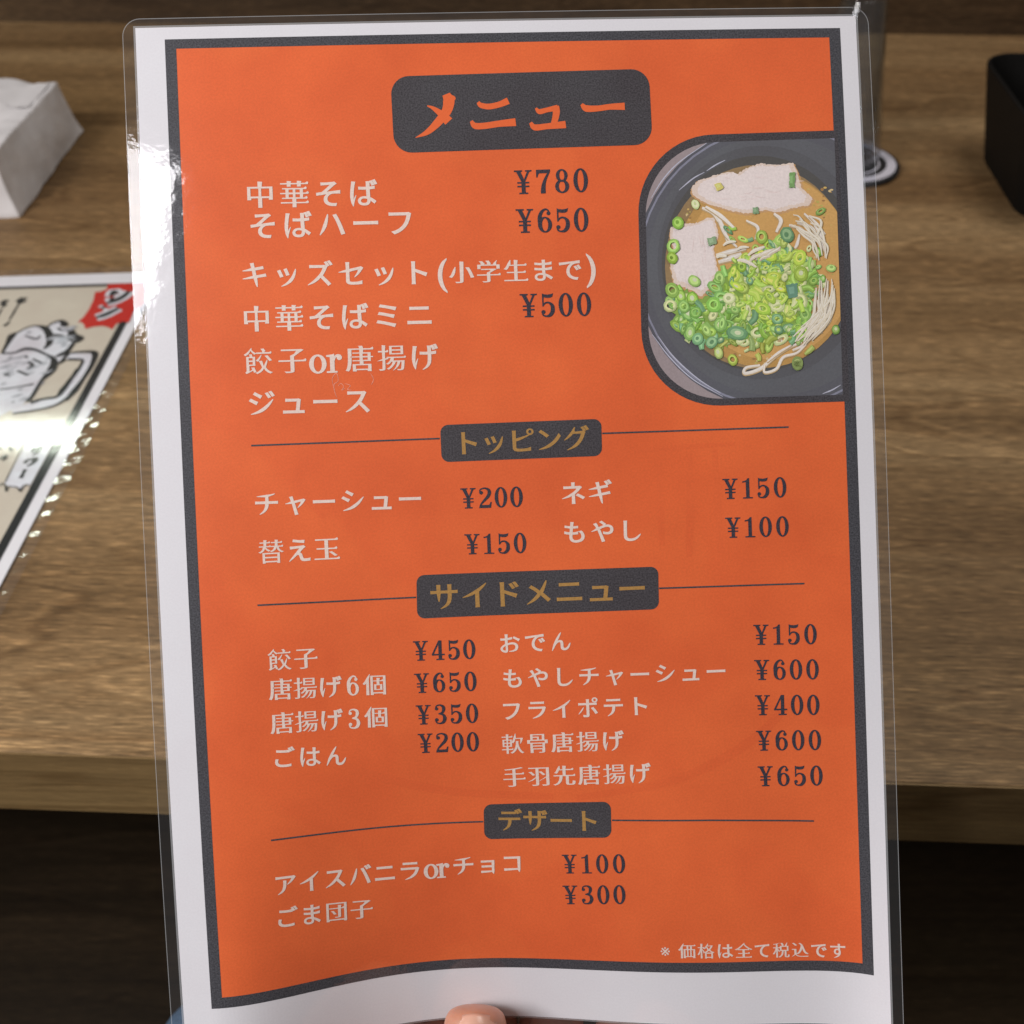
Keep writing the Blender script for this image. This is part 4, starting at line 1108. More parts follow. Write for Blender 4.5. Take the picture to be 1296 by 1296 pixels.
# strands of sprout lying over the greens at the right
ov, oc = [], []
for k in range(36):
    if k >= 26:
        x_, y_ = rnd.uniform(430, 640), rnd.uniform(540, 625)
        a_ = rnd.uniform(-.7, .35)
        l_ = rnd.uniform(40, 110)
        s0, s3 = (x_, y_), (x_ + l_ * math.cos(a_), y_ + l_ * math.sin(a_))
        s1, s2 = (x_ + l_ * .3, y_ + l_ * .3 * math.sin(a_) - 8), (x_ + l_ * .65, y_ + l_ * .65 * math.sin(a_) - 6)
    elif k < 17:
        s0 = (rnd.uniform(860, 942), rnd.uniform(690, 800))
        s3 = (rnd.uniform(760, 850), rnd.uniform(900, 985))
        s1 = (s0[0] - rnd.uniform(-5, 15), s0[1] + (s3[1] - s0[1]) * .4)
        s2 = (s3[0] + rnd.uniform(25, 60), s0[1] + (s3[1] - s0[1]) * .75)
    else:
        s0 = (rnd.uniform(750, 840), rnd.uniform(415, 480))
        s3 = (rnd.uniform(850, 905), rnd.uniform(560, 620))
        s1 = (s0[0] + rnd.uniform(30, 50), s0[1] + rnd.uniform(15, 40))
        s2 = (s3[0] - rnd.uniform(0, 20), s3[1] - rnd.uniform(40, 70))
    wd_ = rnd.uniform(7, 15) * (1.4 if k >= 26 else 1)
    g = rnd.uniform(-.10, .06)
    ov.append([clip_to(c8(brush([s0, s1, s2, s3], [wd_ * .5, wd_, wd_ * .9, wd_ * .4])), pic_in)])
    oc.append((.72 + g, .64 + g, .50 + g))
    ov.append([clip_to(c8(brush([(p[0] - 1, p[1] - 2) for p in (s0, s1, s2, s3)], [1, wd_ * .35, wd_ * .3, 1])), pic_in)])
    oc.append((.82, .78, .70))
lay_stack('bean_sprout', ov, oc, B0 + 2.85e-4, 3e-5)
# flecks of oil and foam on the soup
ov, oc = [], []
for k in range(150):
    t_ = rnd.uniform(0, 2 * math.pi)
    x, y = 612 + 385 * math.cos(t_) * rnd.uniform(.88, 1.0), 640 + 420 * math.sin(t_) * rnd.uniform(.88, 1.0)
    if k % 3 == 0:
        x, y = rnd.uniform(840, 950), rnd.uniform(280, 720)
    if x > 935 or in_poly(x, y, m1) or in_poly(x, y, m2):
        continue
    r = rnd.uniform(2.5, 8)
    ov.append([c8(ell(x, y, r, r * rnd.uniform(.5, 1), 9))])
    oc.append(rnd.choice([(.62, .42, .14), (.60, .36, .12), (.66, .50, .26), (.36, .20, .08), (.50, .42, .12)]))
lay_stack('soup_fleck', ov, oc, B0 + 3.6e-5, 3e-6)
garn = [([(745, 235), (770, 232), (768, 300), (745, 300)], (.20, .36, .13)), ([(585, 385), (608, 383), (615, 410), (590, 414)], (.22, .34, .19)),
        ([(390, 520), (425, 510), (432, 540), (400, 553)], (.27, .38, .22)), ([(730, 720), (780, 710), (782, 770), (742, 778)], (.15, .30, .21)), ([(420, 285), (450, 278), (462, 300), (435, 314)], (.66, .58, .18))]
for p, col_ in garn:
    lay_stack('scallion_piece', [[c8(wob(p, 2))], [c8(shrink(p, .5, -3, -2))]], [col_, tuple(min(.7, x * 1.25 + .03) for x in col_)], B0 + 3.2e-4, 4e-6)
# dashes of light reflected on the printed bowl's rim
arcs = []
for pts in ([(150, 345), (200, 265), (270, 190), (390, 106)], [(270, 310), (330, 260), (380, 232)], [(390, 226), (430, 200), (470, 180)], [(155, 932), (230, 1030), (330, 1125), (460, 1200)], [(180, 940), (250, 1032), (350, 1122), (450, 1186)], [(890, 1188), (930, 1172), (968, 1150)]):
    lay_stack('bowl_rim_line', [[c8(brush(pts, [2, 6, 5, 2]))]], [(.48, .48, .58)], B0 + 2.4e-5, 4e-6)
# print from the other side of the paper showing faintly through
MST = ink('show-through of the reverse print', (0.745, 0.130, 0.038), 0.055, 0.085)
thr = []
for q, w_ in (([(833, 585), (836, 640), (838, 690)], 9), ([(872, 575), (874, 640), (872, 705)], 11), ([(905, 568), (908, 640), (912, 700)], 10), ([(762, 590), (764, 625), (766, 655)], 9),
              ([(800, 572), (860, 566), (930, 562)], 7), ([(372, 590), (384, 625), (410, 655)], 9), ([(730, 1010), (860, 985), (960, 930), (1030, 850)], 13), ([(300, 905), (420, 965), (560, 1000), (700, 1008)], 12)):
    thr.append([brush(pxy(q), [w_ * .6 * FW_MM / 850, w_ * FW_MM / 850, w_ * .7 * FW_MM / 850], 8)])
for q_ in thr:
    lay('show_through', [q_], MST, menu, 4.2e-5)
# scuff scratched into the film under the set menu lines
MSC = ink('scuffed laminate', (0.80, 0.30, 0.20), 0.2, 0.1)
for q in ([(365, 170), (362, 140), (378, 122), (384, 150), (368, 165), (372, 195), (380, 215)], [(384, 170), (395, 160), (405, 172), (398, 185), (410, 178)], [(410, 160), (430, 168), (420, 182), (436, 186)], [(508, 122), (518, 145), (510, 165)]):
    lay('scuff', [[brush(pxy([(300 + x / 3, 432 + y / 3) for x, y in q]), [.12, .22, .14, .24, .1])]], MSC, menu, L0 + 1e-5, cell=None)

# ------------------------------------------------------------------ the drinks menu lying on the table
def flat_place(z):
    def f(mm, off):
        P = on_plane(mm[:, 0], mm[:, 1], z)
        P[:, 2] += off
        return P
    return f


dz = TABLE_Z + 0.0012
tr_px = (207.5, 343.8)
dl = np.array([on_plane(*tr_px, dz), on_plane(32, 680, dz), on_plane(0, 350, dz)])
ex = (dl[0] - dl[2]) / np.linalg.norm(dl[0] - dl[2])          # along the top edge, to the right
ey = (dl[1] - dl[0]) / np.linalg.norm(dl[1] - dl[0])          # down the right-hand edge, to the viewer
drink = thing('drinks_menu', 'laminated drinks menu with beer mug drawing and red burst, lying flat on the table', 'menu', tuple(dl[0] + ey * .15 - ex * .15))


def dloc(a, b, h=0.0):
    """a metres left of the top right paper corner, b metres towards the viewer"""
    a = np.asarray(a, float)[..., None]
    b = np.asarray(b, float)[..., None]
    P = dl[0] - ex * a + ey * b
    P[..., 2] += np.asarray(h)
    return P


def dplace(mm, off):
    P = dloc(mm[:, 0] / 1000, mm[:, 1] / 1000)
    P[:, 2] += off
    return P


def dpx(pts):
    """photo pixels -> millimetres on the drinks menu"""
    p = np.array(pts, float)
    Q = on_plane(p[:, 0], p[:, 1], dz) - dl[0]
    A = np.stack([-ex[:2], ey[:2]], 1)
    return (np.linalg.inv(A) @ Q[:, :2].T).T * 1000


DW, DH = 297.0, 420.0
DM = {
    'paper': ink('drinks menu paper', (0.74, 0.73, 0.76), 0.02, 0.02, coat_rough=0.07, bump=0.05),
    'beige': ink('drinks menu beige ink', (0.56, 0.50, 0.41), 0.06, 0.06, coat_rough=0.07, bump=0.05),
    'black': ink('drinks menu black ink', (0.018, 0.018, 0.020), 0.2, 0.1, coat_rough=0.07, bump=0.05),
    'pale': ink('drinks menu pale ink', (0.66, 0.65, 0.69), 0.05, 0.16, coat_rough=0.07, bump=0.05),
    'red': ink('drinks menu red ink', (0.50, 0.022, 0.016), 0.05, 0.05, coat_rough=0.07, bump=0.05),
    'film': film('drinks menu film', 0.02, 0.08, (0.99, 0.99, 1.0), two_sided=True),
}
lay('paper_sheet', [[box2(0, 0, DW, DH)]], DM['paper'], drink, 0.0, dplace, cell=30)
bt = dpx([(0, 364.5), (160, 358.5)])          # top line of the printed frame
top_mm = float(bt[:, 1].mean())
side = dpx([(112, 500), (103, 500), (24, 640)])
sx0 = float(side[0, 0])
sx1 = sx0 + 5.2
lay('beige_panel', [[box2(sx0 + 1, top_mm + 1, DW - sx0 - 1, DH - 16)]], DM['beige'], drink, 0.00015, dplace, cell=30)
lay('border_frame', [[box2(sx0, top_mm - .5, DW - sx0, DH - 14), box2(sx1, top_mm + 3.2, DW - sx1, DH - 18)]], DM['black'], drink, 0.0003, dplace, cell=30)


def c1(pts):
    return dpx([(x / 7.2, 330 + y / 7.2) for x, y in pts])


def c2(pts):
    return dpx([(x / 7.2, 500 + y / 7.2) for x, y in pts])


burst = c1([(975, 262), (985, 218), (1300, 205), (1400, 215), (1330, 300), (1300, 400), (1215, 475), (1175, 570), (1120, 556), (1060, 580), (1022, 632), (985, 610), (930, 598), (850, 606), (778, 626), (770, 590), (745, 565), (710, 562), (760, 520), (810, 450), (850, 370), (868, 290), (920, 285)])
bo = lay('red_burst', [[burst]], DM['red'], drink, 0.00045, dplace, cell=None)


def dstroke(pts, w_mm, src=c1, k=5):
    return [brush(src(pts), w_mm, k)]


gin = [[(1015, 330), (1040, 290), (1062, 310)], [(975, 395), (1050, 372), (1130, 330), (1180, 285)], [(925, 445), (960, 430)], [(880, 525), (960, 500), (1085, 440)], [(1010, 370), (1030, 345)], ]
lay('burst_text', [dstroke(p, [9.5, 10.5, 9.5]) for p in gin], DM['pale'], bo, 0.0006, dplace, cell=None, step=1e-5)
lay('burst_text', [dstroke(p, [3.2, 5.0, 3.2]) for p in gin], DM['black'], bo, 0.0008, dplace, cell=None, step=1e-5)

# the mug drawing: pale body, foam and handle with brush outlines
mug = [
    [c1([(-60, 860), (100, 850), (230, 815), (400, 850), (485, 890), (480, 985), (400, 1080), (330, 1180), (280, 1250), (200, 1320), (0, 1420), (-160, 1420), (-160, 900)])],
    [c1([(20, 850), (100, 700), (230, 630), (330, 600), (400, 620), (470, 575), (570, 555), (620, 640), (660, 690), (720, 730), (680, 760), (640, 830), (530, 930), (490, 890), (400, 850), (230, 815), (100, 850)])],
    [c1([(600, 900), (640, 850), (830, 850), (870, 860), (835, 960), (740, 1120), (650, 1230), (500, 1330), (300, 1370), (120, 1400), (100, 1350), (300, 1290), (520, 1260), (600, 1150), (700, 1010), (755, 915)])],
]
mg = lay('mug_drawing', mug, DM['pale'], drink, 0.0004, dplace, cell=None, step=1e-5)
lines = [
    ([(20, 850), (70, 760), (110, 690), (160, 660)], [3, 5, 9, 3]), ([(160, 660), (260, 610), (340, 600), (410, 620), (450, 680), (450, 760), (400, 810)], [2, 2, 3, 7, 8, 7, 3]),
    ([(420, 620), (480, 575), (560, 555), (590, 590), (600, 605)], [2, 3, 5, 9, 4]), ([(610, 640), (650, 650), (665, 690), (740, 710), (700, 735), (670, 730)], [4, 7, 10, 6, 9, 3]),
    ([(450, 680), (560, 690), (670, 740)], [4, 4, 3]), ([(670, 750), (620, 820), (560, 860), (510, 880)], [3, 5, 7, 3]),
    ([(20, 850), (130, 845), (230, 810), (330, 820), (420, 860), (485, 890)], [3, 3, 6, 4, 3, 4]), ([(485, 890), (495, 940), (470, 1000), (440, 1040), (380, 1100), (300, 1230), (250, 1290)], [5, 8, 10, 8, 4, 4, 5]),
    ([(600, 900), (560, 930), (500, 950)], [3, 4, 3]), ([(600, 885), (640, 850), (780, 835), (865, 850), (840, 950), (760, 1080), (680, 1190), (600, 1280)], [4, 3, 4, 7, 5, 4, 7, 4]),
    ([(620, 905), (700, 905), (755, 915), (720, 990), (650, 1080), (580, 1180)], [4, 4, 3, 4, 5, 6]), ([(700, 990), (640, 1090), (575, 1180), (520, 1245), (400, 1265), (280, 1300)], [2, 3, 7, 4, 4, 6]),
    ([(120, 1400), (300, 1372), (500, 1325), (650, 1230)], [3, 3, 3, 4]), ([(680, 760), (600, 870), (560, 930)], [2, 3, 3]),
    ([(0, 1180), (150, 1160), (310, 1130)], [2, 2, 3]), ([(260, 930), (300, 960), (250, 990)], [3, 4, 3]), ([(300, 900), (380, 940)], [2, 3]), ([(40, 1050), (90, 1040)], [4, 3]), ([(160, 1010), (260, 1050)], [3, 3]), ([(230, 880), (260, 890)], [3, 2]),
    ([(230, 690), (330, 720), (370, 690)], [2, 3, 2]), ([(530, 620), (560, 640)], [3, 3]),
]
lay('mug_outline', [dstroke(p, [x * .62 for x in w_]) for p, w_ in lines], DM['black'], mg, 0.0006, dplace, cell=None, step=5e-6)
rm = random.Random(4)
hatch = []
for k in range(46):
    x, y = rm.uniform(-20, 470), rm.uniform(860, 1300)
    if k > 34:
        x, y = rm.uniform(120, 600), rm.uniform(630, 800)
    if x > 480 - max(0, y - 980) * .62 and k <= 34:
        continue
    l = rm.uniform(30, 130)
    hatch.append([brush(c1([(x, y), (x + l * .5, y - l * .12), (x + l, y - l * .3)]), [.6, rm.uniform(1.5, 5), .6], 4)])
lay('mug_shading', hatch, ink('drinks menu grey ink', (0.40, 0.40, 0.43), 0.1, 0.2, coat_rough=0.07, bump=0.05), mg, 0.00055, dplace, cell=None, step=5e-6)
# small brushed columns of lettering in the far corner (too blurred to read)
cols_ = [([(150, 380), (190, 355), (245, 345)], [4, 7, 4]), ([(165, 395), (215, 375), (240, 370)], [4, 6, 3]), ([(170, 400), (130, 470), (85, 545)], [2, 3, 2]), ([(90, 560), (40, 600)], [3, 5]),
         ([(10, 400), (45, 375), (80, 370)], [5, 8, 4]), ([(20, 425), (60, 400)], [4, 5]), ([(20, 440), (-30, 520)], [2, 3]), ([(195, 340), (175, 400)], [3, 4]), ([(50, 365), (25, 420)], [3, 5])]
lay('column_text', [dstroke(p, [x * .55 for x in w_]) for p, w_ in cols_], DM['black'], drink, 0.0005, dplace, cell=None, step=5e-6)
tg = lay('name_tag', [[c2([(255, 425), (515, 395), (275, 832), (235, 822), (200, 870), (165, 850), (110, 850), (70, 830), (40, 815), (50, 800)])]], DM['pale'], drink, 0.0005, dplace, cell=None)
sour = [([(285, 520), (330, 505), (388, 490)], [3, 4, 3]), ([(310, 490), (305, 530)], [3, 4]), ([(355, 480), (350, 520), (300, 560)], [3, 4, 2]), ([(375, 478), (385, 470)], [2, 2]),
        ([(245, 600), (230, 630)], [3, 4]), ([(245, 600), (290, 595), (330, 590), (300, 630), (250, 658)], [3, 4, 5, 4, 2]), ([(235, 685), (215, 720), (192, 765)], [4, 3, 4])]
lay('tag_text', [dstroke(p, [x * .62 for x in w_], c2) for p, w_ in sour], DM['black'], tg, 0.0007, dplace, cell=None, step=5e-6)
edge_l = [([(225, 440), (130, 640), (50, 800)], [1.2, 1.2, 1.2]), ([(5, 840), (20, 815), (45, 820), (55, 850), (60, 885), (70, 850), (110, 840), (165, 855), (190, 885), (205, 850), (240, 825), (275, 840)], [1, 1.4, 1, 1.6, 2, 1.2, 1, 1.2, 2, 1.4, 1, 1]),
          ([(80, 480), (105, 500), (95, 520)], [2, 3, 2]), ([(0, 590), (60, 560), (30, 610)], [2, 3, 2]), ([(0, 500), (15, 480)], [3, 2])]
lay('tag_outline', [dstroke(p, [x * .55 for x in w_], c2) for p, w_ in edge_l], DM['black'], tg, 0.0009, dplace, cell=None, step=5e-6)

# the film margin of the drinks menu: puckered where it was sealed, so its rim catches the lamp in beads
mgn = 8.5
V, Fq, UVd = [], [], []
nL = 1500
nW = 7
rr = random.Random(11)
ph = [rr.uniform(0, 6.28) for _ in range(8)]


def pucker(s, t):
    """height of the rim in metres, s mm along the edge, t 0..1 outwards"""
    a = math.sin(s * 2 * math.pi / 15.0 + .9 * math.sin(s / 37 + ph[0])) + .25 * math.sin(s * 2 * math.pi / 9.1 + ph[1])
    return 0.00025 + 0.00014 * a * math.sin(math.pi * min(1, t * 1.02)) ** 1.2


path = []
per = 2 * (DW + DH)
for i in range(nL):
    s = per * i / nL
    if s < DH:
        p, n_ = (0, s), (-1, 0)
    elif s < DH + DW:
        p, n_ = (s - DH, DH), (0, 1)
    elif s < 2 * DH + DW:
        p, n_ = (DW, DH - (s - DH - DW)), (1, 0)
    else:
        p, n_ = (DW - (s - 2 * DH - DW), 0), (0, -1)
    path.append((s, p, n_))
for s, p, n_ in path:
    for k in range(nW):
        t = k / (nW - 1)
        a, b = p[0] + n_[0] * mgn * t, p[1] + n_[1] * mgn * t
        V.append(dloc(a / 1000, b / 1000, pucker(s, t)))
        UVd.append((a, b))
for i in range(nL):
    j = (i + 1) % nL
    for k in range(nW - 1):
        Fq.append((i * nW + k, j * nW + k, j * nW + k + 1, i * nW + k + 1))
link('laminate_film', raw_mesh('laminate_film', V, Fq, UVd, smooth=True), drink, DM['film'])

# ------------------------------------------------------------------ napkin pack, glass, coaster, black box
def height_at(base, py):
    """height above a table point at which the photo row py is reached"""
    lo, hi = 0.0, 0.4
    for _ in range(40):
        m_ = .5 * (lo + hi)
        y = project(base + [0, 0, m_])[1]
        lo, hi = (m_, hi) if y > py else (lo, m_)
    return lo


MP = plain('soft white paper', (0.66, 0.64, 0.64), 0.8, 0.06, 45, 0.2)
pA = on_plane(108, 166)      # far right foot
pB = on_plane(25, 276)       # near right foot
eL = np.array([-1.0, 0.0, 0.0])
nrm_ = np.array([pB[1] - pA[1], -(pB[0] - pA[0]), 0])
nrm_ = nrm_ / np.linalg.norm(nrm_)
if nrm_[0] > 0:
    nrm_ = -nrm_
hA = height_at(pA + nrm_ * .012, 98)
wd = 0.115
pk = thing('napkin_pack', 'white paper wrapped napkin block standing behind the drinks menu', 'napkins', tuple((pA + pB) / 2 + nrm_ * wd / 2))
bm = bmesh.new()
nx, ny, nz = 22, 26, 14
side_v = pB - pA
rk = random.Random(3)


def pack_pt(s, t, h):
    # s along the long side (0 far, 1 near), t across (0 right), h up; walls lean in a little
    lean = 0.010 * h
    q = pA + side_v * (0.0 + s) + nrm_ * (wd * t)
    q = q + nrm_ * (lean * (1 - 2 * t)) + side_v * (0.05 * h * (1 - 2 * s))
    # soft paper: shallow waves, a dented lid
    z = hA * h
    if h > .99:
        z += 0.002 * math.sin(s * 5 + 1) * math.sin(t * 4) - 0.003 * math.exp(-((t - .25) / .12) ** 2) * (s < .55)
    bul = 0.0025 * math.sin(math.pi * h) * math.sin(math.pi * s)
    q = q - nrm_ * bul * (t < .01)
    q = q + nrm_ * 0.0008 * math.sin(s * 6 + h * 4)
    q[2] = TABLE_Z + max(0.0003, z)
    return q


def patch(fn, na, nb):
    g = [[bm.verts.new(fn(i / na, j / nb)) for j in range(nb + 1)] for i in range(na + 1)]
    for i in range(na):
        for j in range(nb):
            bm.faces.new((g[i][j], g[i + 1][j], g[i + 1][j + 1], g[i][j + 1]))


patch(lambda a, b: pack_pt(a, 0, b), ny, nz)
patch(lambda a, b: pack_pt(a, 1, b), ny, nz)
patch(lambda a, b: pack_pt(0, a, b), nx, nz)
patch(lambda a, b: pack_pt(1, a, b), nx, nz)
patch(lambda a, b: pack_pt(a, b, 1.0), ny, nx)
patch(lambda a, b: pack_pt(a, b, 0.0), ny, nx)
bmesh.ops.remove_doubles(bm, verts=bm.verts[:], dist=1e-5)
bmesh.ops.recalc_face_normals(bm, faces=bm.faces[:])
wr = bm_obj('wrapper', bm, MP, pk)
ctex = bpy.data.textures.new('creases', 'CLOUDS')
ctex.noise_scale = 0.035
dm = wr.modifiers.new('creased', 'DISPLACE')
dm.texture = ctex
dm.texture_coords = 'GLOBAL'
dm.strength = 0.006
dm.mid_level = 0.5
bv = wr.modifiers.new('soft', 'BEVEL')
bv.width = 0.0022
bv.segments = 3
bv.limit_method = 'ANGLE'
bv.angle_limit = math.radians(50)
# folded flap on the lid and a pink printed mark at its left
bm = bmesh.new()
patch(lambda a, b: pack_pt(.06 + a * .34, .04 + b * .46 * (1 - abs(2 * a - 1) * .75), 1.0) + np.array([0, 0, .0012 + .0008 * b]), 10, 10)
bm_obj('folded_flap', bm, MP, pk)
MPK = plain('pink print', (0.60, 0.30, 0.34), 0.8, 0.15, 60, 0.2)
bm = bmesh.new()
patch(lambda a, b: pack_pt(.10 + a * .16, .60 + b * .12, 1.0) + np.array([0, 0, .0026]), 6, 6)
bm_obj('pink_mark', bm, MPK, pk)


def lathe(profile, n=64):
    bm = bmesh.new()
    rings = []
    for r, z in profile:
        rings.append([bm.verts.new((r * math.cos(2 * math.pi * i / n), r * math.sin(2 * math.pi * i / n), z)) for i in range(n)] if r > 1e-6 else [bm.verts.new((0, 0, z))])
    for a, b in zip(rings, rings[1:]):
        for i in range(n):
            j = (i + 1) % n
            if len(a) == 1 and len(b) == 1:
                continue
            if len(a) == 1:
                bm.faces.new((a[0], b[j], b[i]))
            elif len(b) == 1:
                bm.faces.new((a[i], a[j], b[0]))
            else:
                bm.faces.new((a[i], a[j], b[j], b[i]))
    bmesh.ops.recalc_face_normals(bm, faces=bm.faces[:])
    return bm


cc = on_plane(1072, 210)
cr = float(on_plane(1136, 210)[0] - cc[0])
coaster = thing('coaster', 'round black coaster with white rings under the drinking glass', 'coaster', tuple(cc))
MBK = plain('black rubber', (0.012, 0.012, 0.013), 0.55, 0.2, 90, 0.4)
MWH = plain('white coaster print', (0.56, 0.54, 0.60), 0.6, 0.05, 60, 0.3)
o = bm_obj('base', lathe([(0, 0.0002), (cr - .001, .0002), (cr, .001), (cr, .0035), (cr - .001, .0042), (0, .0042)]), MBK, coaster, True)
o.location = cc
o.matrix_parent_inverse = Matrix.Identity(4)
o.location = (0, 0, 0)
for r0, r1 in ((.74, .92), (.57, .61)):
    o = bm_obj('white_ring', lathe([(cr * r0, .0043), (cr * r0, .0047), (cr * r1, .0047), (cr * r1, .0043)]), MWH, coaster, False)
    o.matrix_parent_inverse = Matrix.Identity(4)

gb = on_plane(1055, 196, TABLE_Z + .0049)
rb = float(on_plane(1108, 190, TABLE_Z + .0049)[0] - gb[0])
gh = height_at(gb, -6) - .0
# mouth radius from the right-hand silhouette at the rim
pr = project(gb + [0, 0, gh])
rt = (1124 - pr[0]) * pr[2] / F
m = film('clear drinking glass', 0.012, 0.02, (0.84, 0.87, 0.90), two_sided=True)
glass = bm_obj('drinking_glass', lathe([(0, 0), (rb * .86, 0), (rb * .97, .002), (rb, .006), (rb + (rt - rb) * .5, gh * .5), (rt, gh - .001), (rt - .0008, gh), (rt - .0013, gh - .0008), (rb + (rt - rb) * .5 - .0013, gh * .5), (rb - .003, .016), (rb * .8, .013), (0, .012)]), m, None, True)
glass.location = gb
tag(glass, 'clear empty drinking glass standing on the round coaster behind the held menu', 'glass')

# black open box at the right
q0 = on_plane(1246, 196)
q1 = on_plane(1296, 277)
q2 = on_plane(1276, 120)
e1 = (q1 - q0) / np.linalg.norm(q1 - q0)
e2 = np.array([-e1[1], e1[0], 0])
hb = height_at(q0, 80)
bw, bd = 0.17, 0.14
MBX = plain('matte black plastic', (0.006, 0.0055, 0.005), 0.6, 0.15, 40, 0.15)


def open_box(w_, d_, h_, r_o=.030, th=.003):
    bm = bmesh.new()
    outl = rrect(0, 0, w_, d_, r_o, 6)
    inl = rrect(th, th, w_ - th, d_ - th, r_o - th, 6)
    n = len(outl)

    def ringv(P, z):
        return [bm.verts.new((x, y, z)) for x, y in P]
    sh = lambda P, f: (P - [w_ / 2, d_ / 2]) * f + [w_ / 2, d_ / 2]
    R = [ringv(sh(outl, .76), 0), ringv(sh(outl, .775), .002), ringv(outl, h_ - .001), ringv(sh(outl, .992), h_), ringv(sh(inl, 1.006), h_), ringv(inl, h_ - .001), ringv(sh(inl, .76), .004)]
    for a, b in zip(R, R[1:]):
        for i in range(n):
            j = (i + 1) % n
            bm.faces.new((a[i], a[j], b[j], b[i]))
    bm.faces.new(R[0][::-1])
    bm.faces.new(R[-1])
    bmesh.ops.recalc_face_normals(bm, faces=bm.faces[:])
    return bm


bx = bm_obj('container', open_box(bw, bd, hb), MBX)
bx.matrix_world = Matrix.Translation(Vector(q0)) @ Matrix((( e1[0], e2[0], 0, 0), (e1[1], e2[1], 0, 0), (0, 0, 1, 0), (0, 0, 0, 1))) @ Matrix.Translation(Vector((-.12 * bw - .004, -.12 * bd - .004, .0003)))
tag(bx, 'black open plastic container standing on the table at right', 'container')

# ------------------------------------------------------------------ the person: hand that holds the menu, knee below
def skin_mat():
    m, nt, b = nodes_of('skin')
    tc = nt.nodes.new('ShaderNodeTexCoord').outputs['Object']
    n = N(nt, 'ShaderNodeTexNoise', i_Scale=110.0, i_Detail=5.0)
    n2 = N(nt, 'ShaderNodeTexNoise', i_Scale=28.0, i_Detail=2.0)
    nt.links.new(tc, n.inputs['Vector'])
    nt.links.new(tc, n2.inputs['Vector'])
    c = ramp(nt, n2.outputs['Fac'], [(.35, (.50, .235, .155)), (.65, (.60, .30, .20))])
    c = mul(nt, c, ramp(nt, n.outputs['Fac'], [(.35, (.9, .88, .86)), (.65, (1.06, 1.05, 1.05))]))
    nt.links.new(c, b.inputs['Base Color'])
    b.inputs['Roughness'].default_value = .42
    b.inputs['Subsurface Weight'].default_value = .25
    b.inputs['Subsurface Radius'].default_value = (.006, .002, .001)
    b.inputs['Subsurface Scale'].default_value = 1.0
    bp = N(nt, 'ShaderNodeBump', i_Strength=.25, i_Distance=.0004)
    nt.links.new(n.outputs['Fac'], bp.inputs['Height'])
    nt.links.new(bp.outputs['Normal'], b.inputs['Normal'])
    return m


dS = float(depth(.42, 1.05))            # depth of the sheet where the thumb presses
joints = [  # px, py, depth, radius
    ('elbow', 900, 2500, .215, .040), ('forearm', 800, 2050, .270, .036), ('wrist', 705, 1760, .325, .027), ('palm', 670, 1610, dS + .010, .030), ('knuckles', 650, 1480, dS + .019, .026),
    ('t0', 612, 1560, dS - .004, .017), ('t1', 602, 1440, dS - .0115, .0115), ('t2', 600, 1375, dS - .0110, .0114), ('t3', 601, 1322, dS - .0102, .0111), ('t4', 601.5, 1291, dS - .0092, .0104), ('t5', 602, 1270, dS - .0078, .0080),
    ('i1', 545, 1400, dS + .016, .0118), ('i2', 530, 1290, dS + .0135, .0112), ('i3', 525, 1210, dS + .0115, .0080), ('i4', 523, 1180, dS + .0105, .0060),
    ('m1', 620, 1385, dS + .0165, .0120), ('m2', 612, 1275, dS + .0140, .0116), ('m3', 610, 1180, dS + .0120, .0082), ('m4', 609, 1148, dS + .0110, .0062),
    ('r1', 695, 1395, dS + .0165, .0118), ('r2', 698, 1285, dS + .0140, .0114), ('r3', 700, 1205, dS + .0120, .0080), ('r4', 701, 1175, dS + .0110, .0060),
    ('p1', 760, 1425, dS + .0140, .0088), ('p2', 778, 1340, dS + .0135, .0100), ('p3', 786, 1280, dS + .0115, .0070), ('p4', 789, 1255, dS + .0105, .0055),
]
nm = [j[0] for j in joints]
bones = ['elbow forearm wrist palm knuckles'.split(), 'palm t0 t1 t2 t3 t4 t5'.split(), 'knuckles i1 i2 i3 i4'.split(), 'knuckles m1 m2 m3 m4'.split(), 'knuckles r1 r2 r3 r4'.split(), 'knuckles p1 p2 p3 p4'.split()]
ed = [(nm.index(a), nm.index(b)) for ch in bones for a, b in zip(ch, ch[1:])]
me = bpy.data.meshes.new('person')
me.from_pydata([tuple(unproj(j[1], j[2], j[3])) for j in joints], ed, [])
person = link('person', me, None, skin_mat())
sk = person.modifiers.new('flesh', 'SKIN')
sk.use_smooth_shade = True
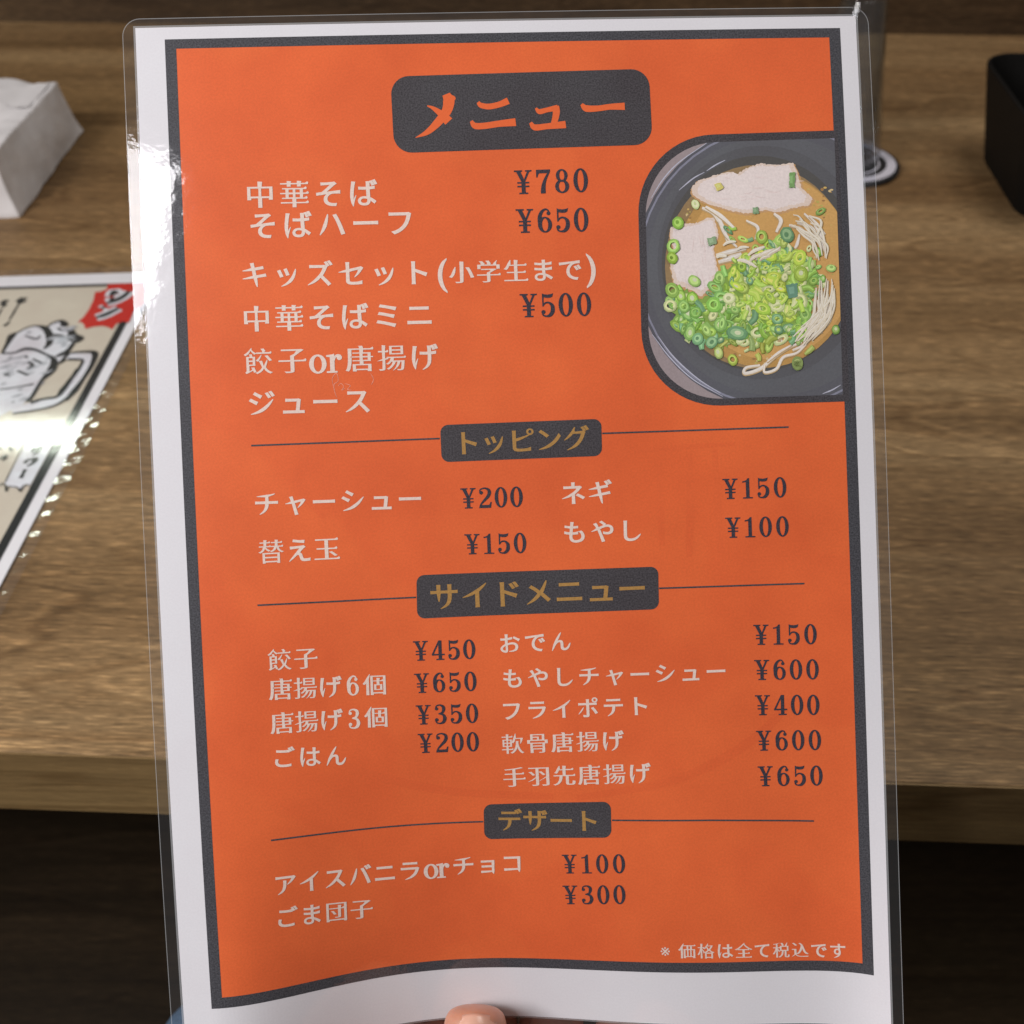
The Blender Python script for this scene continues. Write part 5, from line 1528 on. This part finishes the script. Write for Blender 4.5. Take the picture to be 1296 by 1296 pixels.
for i, j in enumerate(joints):
    me.skin_vertices[0].data[i].radius = (j[4], j[4])
    me.skin_vertices[0].data[i].use_root = j[0] == 'wrist'
ss = person.modifiers.new('smooth', 'SUBSURF')
ss.levels = ss.render_levels = 3
tag(person, 'person holding the menu from below, thumb pressed on its lower edge', 'person')

# thumb nail: a curved plate on the side of the thumb that faces the viewer
nail_c = unproj(601, 1310, dS - .0196)
nx_, ny_ = RIGHT, UP * .93 - FWD * -.36
ny_ = ny_ / np.linalg.norm(ny_)
nz_ = np.cross(nx_, ny_)
bm = bmesh.new()
gv = []
for i in range(13):
    row = []
    for j in range(13):
        a, b = i / 12 * 2 - 1, j / 12 * 2 - 1
        x = .0068 * a * (1 - .10 * max(0, b) ** 2)
        y = .0058 * b * (1.0 if b < 0 else 1 - .22 * a * a * b)
        z = .0000 - .0034 * a * a - .0014 * max(0, b) ** 2
        row.append(bm.verts.new(nail_c + nx_ * x + ny_ * y + nz_ * z))
    gv.append(row)
for i in range(12):
    for j in range(12):
        bm.faces.new((gv[i][j], gv[i + 1][j], gv[i + 1][j + 1], gv[i][j + 1]))
MNL = plain('finger nail', (0.62, 0.36, 0.27), 0.25, 0.05, 200, 0.5)
nl = bm_obj('thumb_nail', bm, MNL, person, True)
so = nl.modifiers.new('plate', 'SOLIDIFY')
so.thickness = .0005
# denim covered knee seen past the lower left corner
MDN = plain('blue denim', (0.085, 0.135, 0.20), 0.85, 0.25, 700, 0.1)
kn = bpy.data.meshes.new('trouser_leg')
kp = [unproj(196, 1395, .62), unproj(120, 1900, .58), unproj(300, 3000, .56)]
kp = [unproj(275, 1236, .60), unproj(330, 1720, .57), unproj(420, 2300, .55)]
kn.from_pydata([tuple(p) for p in kp], [(0, 1), (1, 2)], [])
ko = link('trouser_leg', kn, person, MDN)
ko.modifiers.new('flesh', 'SKIN').use_smooth_shade = True
for i, r in enumerate((.040, .062, .075)):
    kn.skin_vertices[0].data[i].radius = (r, r)
    kn.skin_vertices[0].data[i].use_root = i == 2
k2 = ko.modifiers.new('smooth', 'SUBSURF')
k2.levels = k2.render_levels = 3
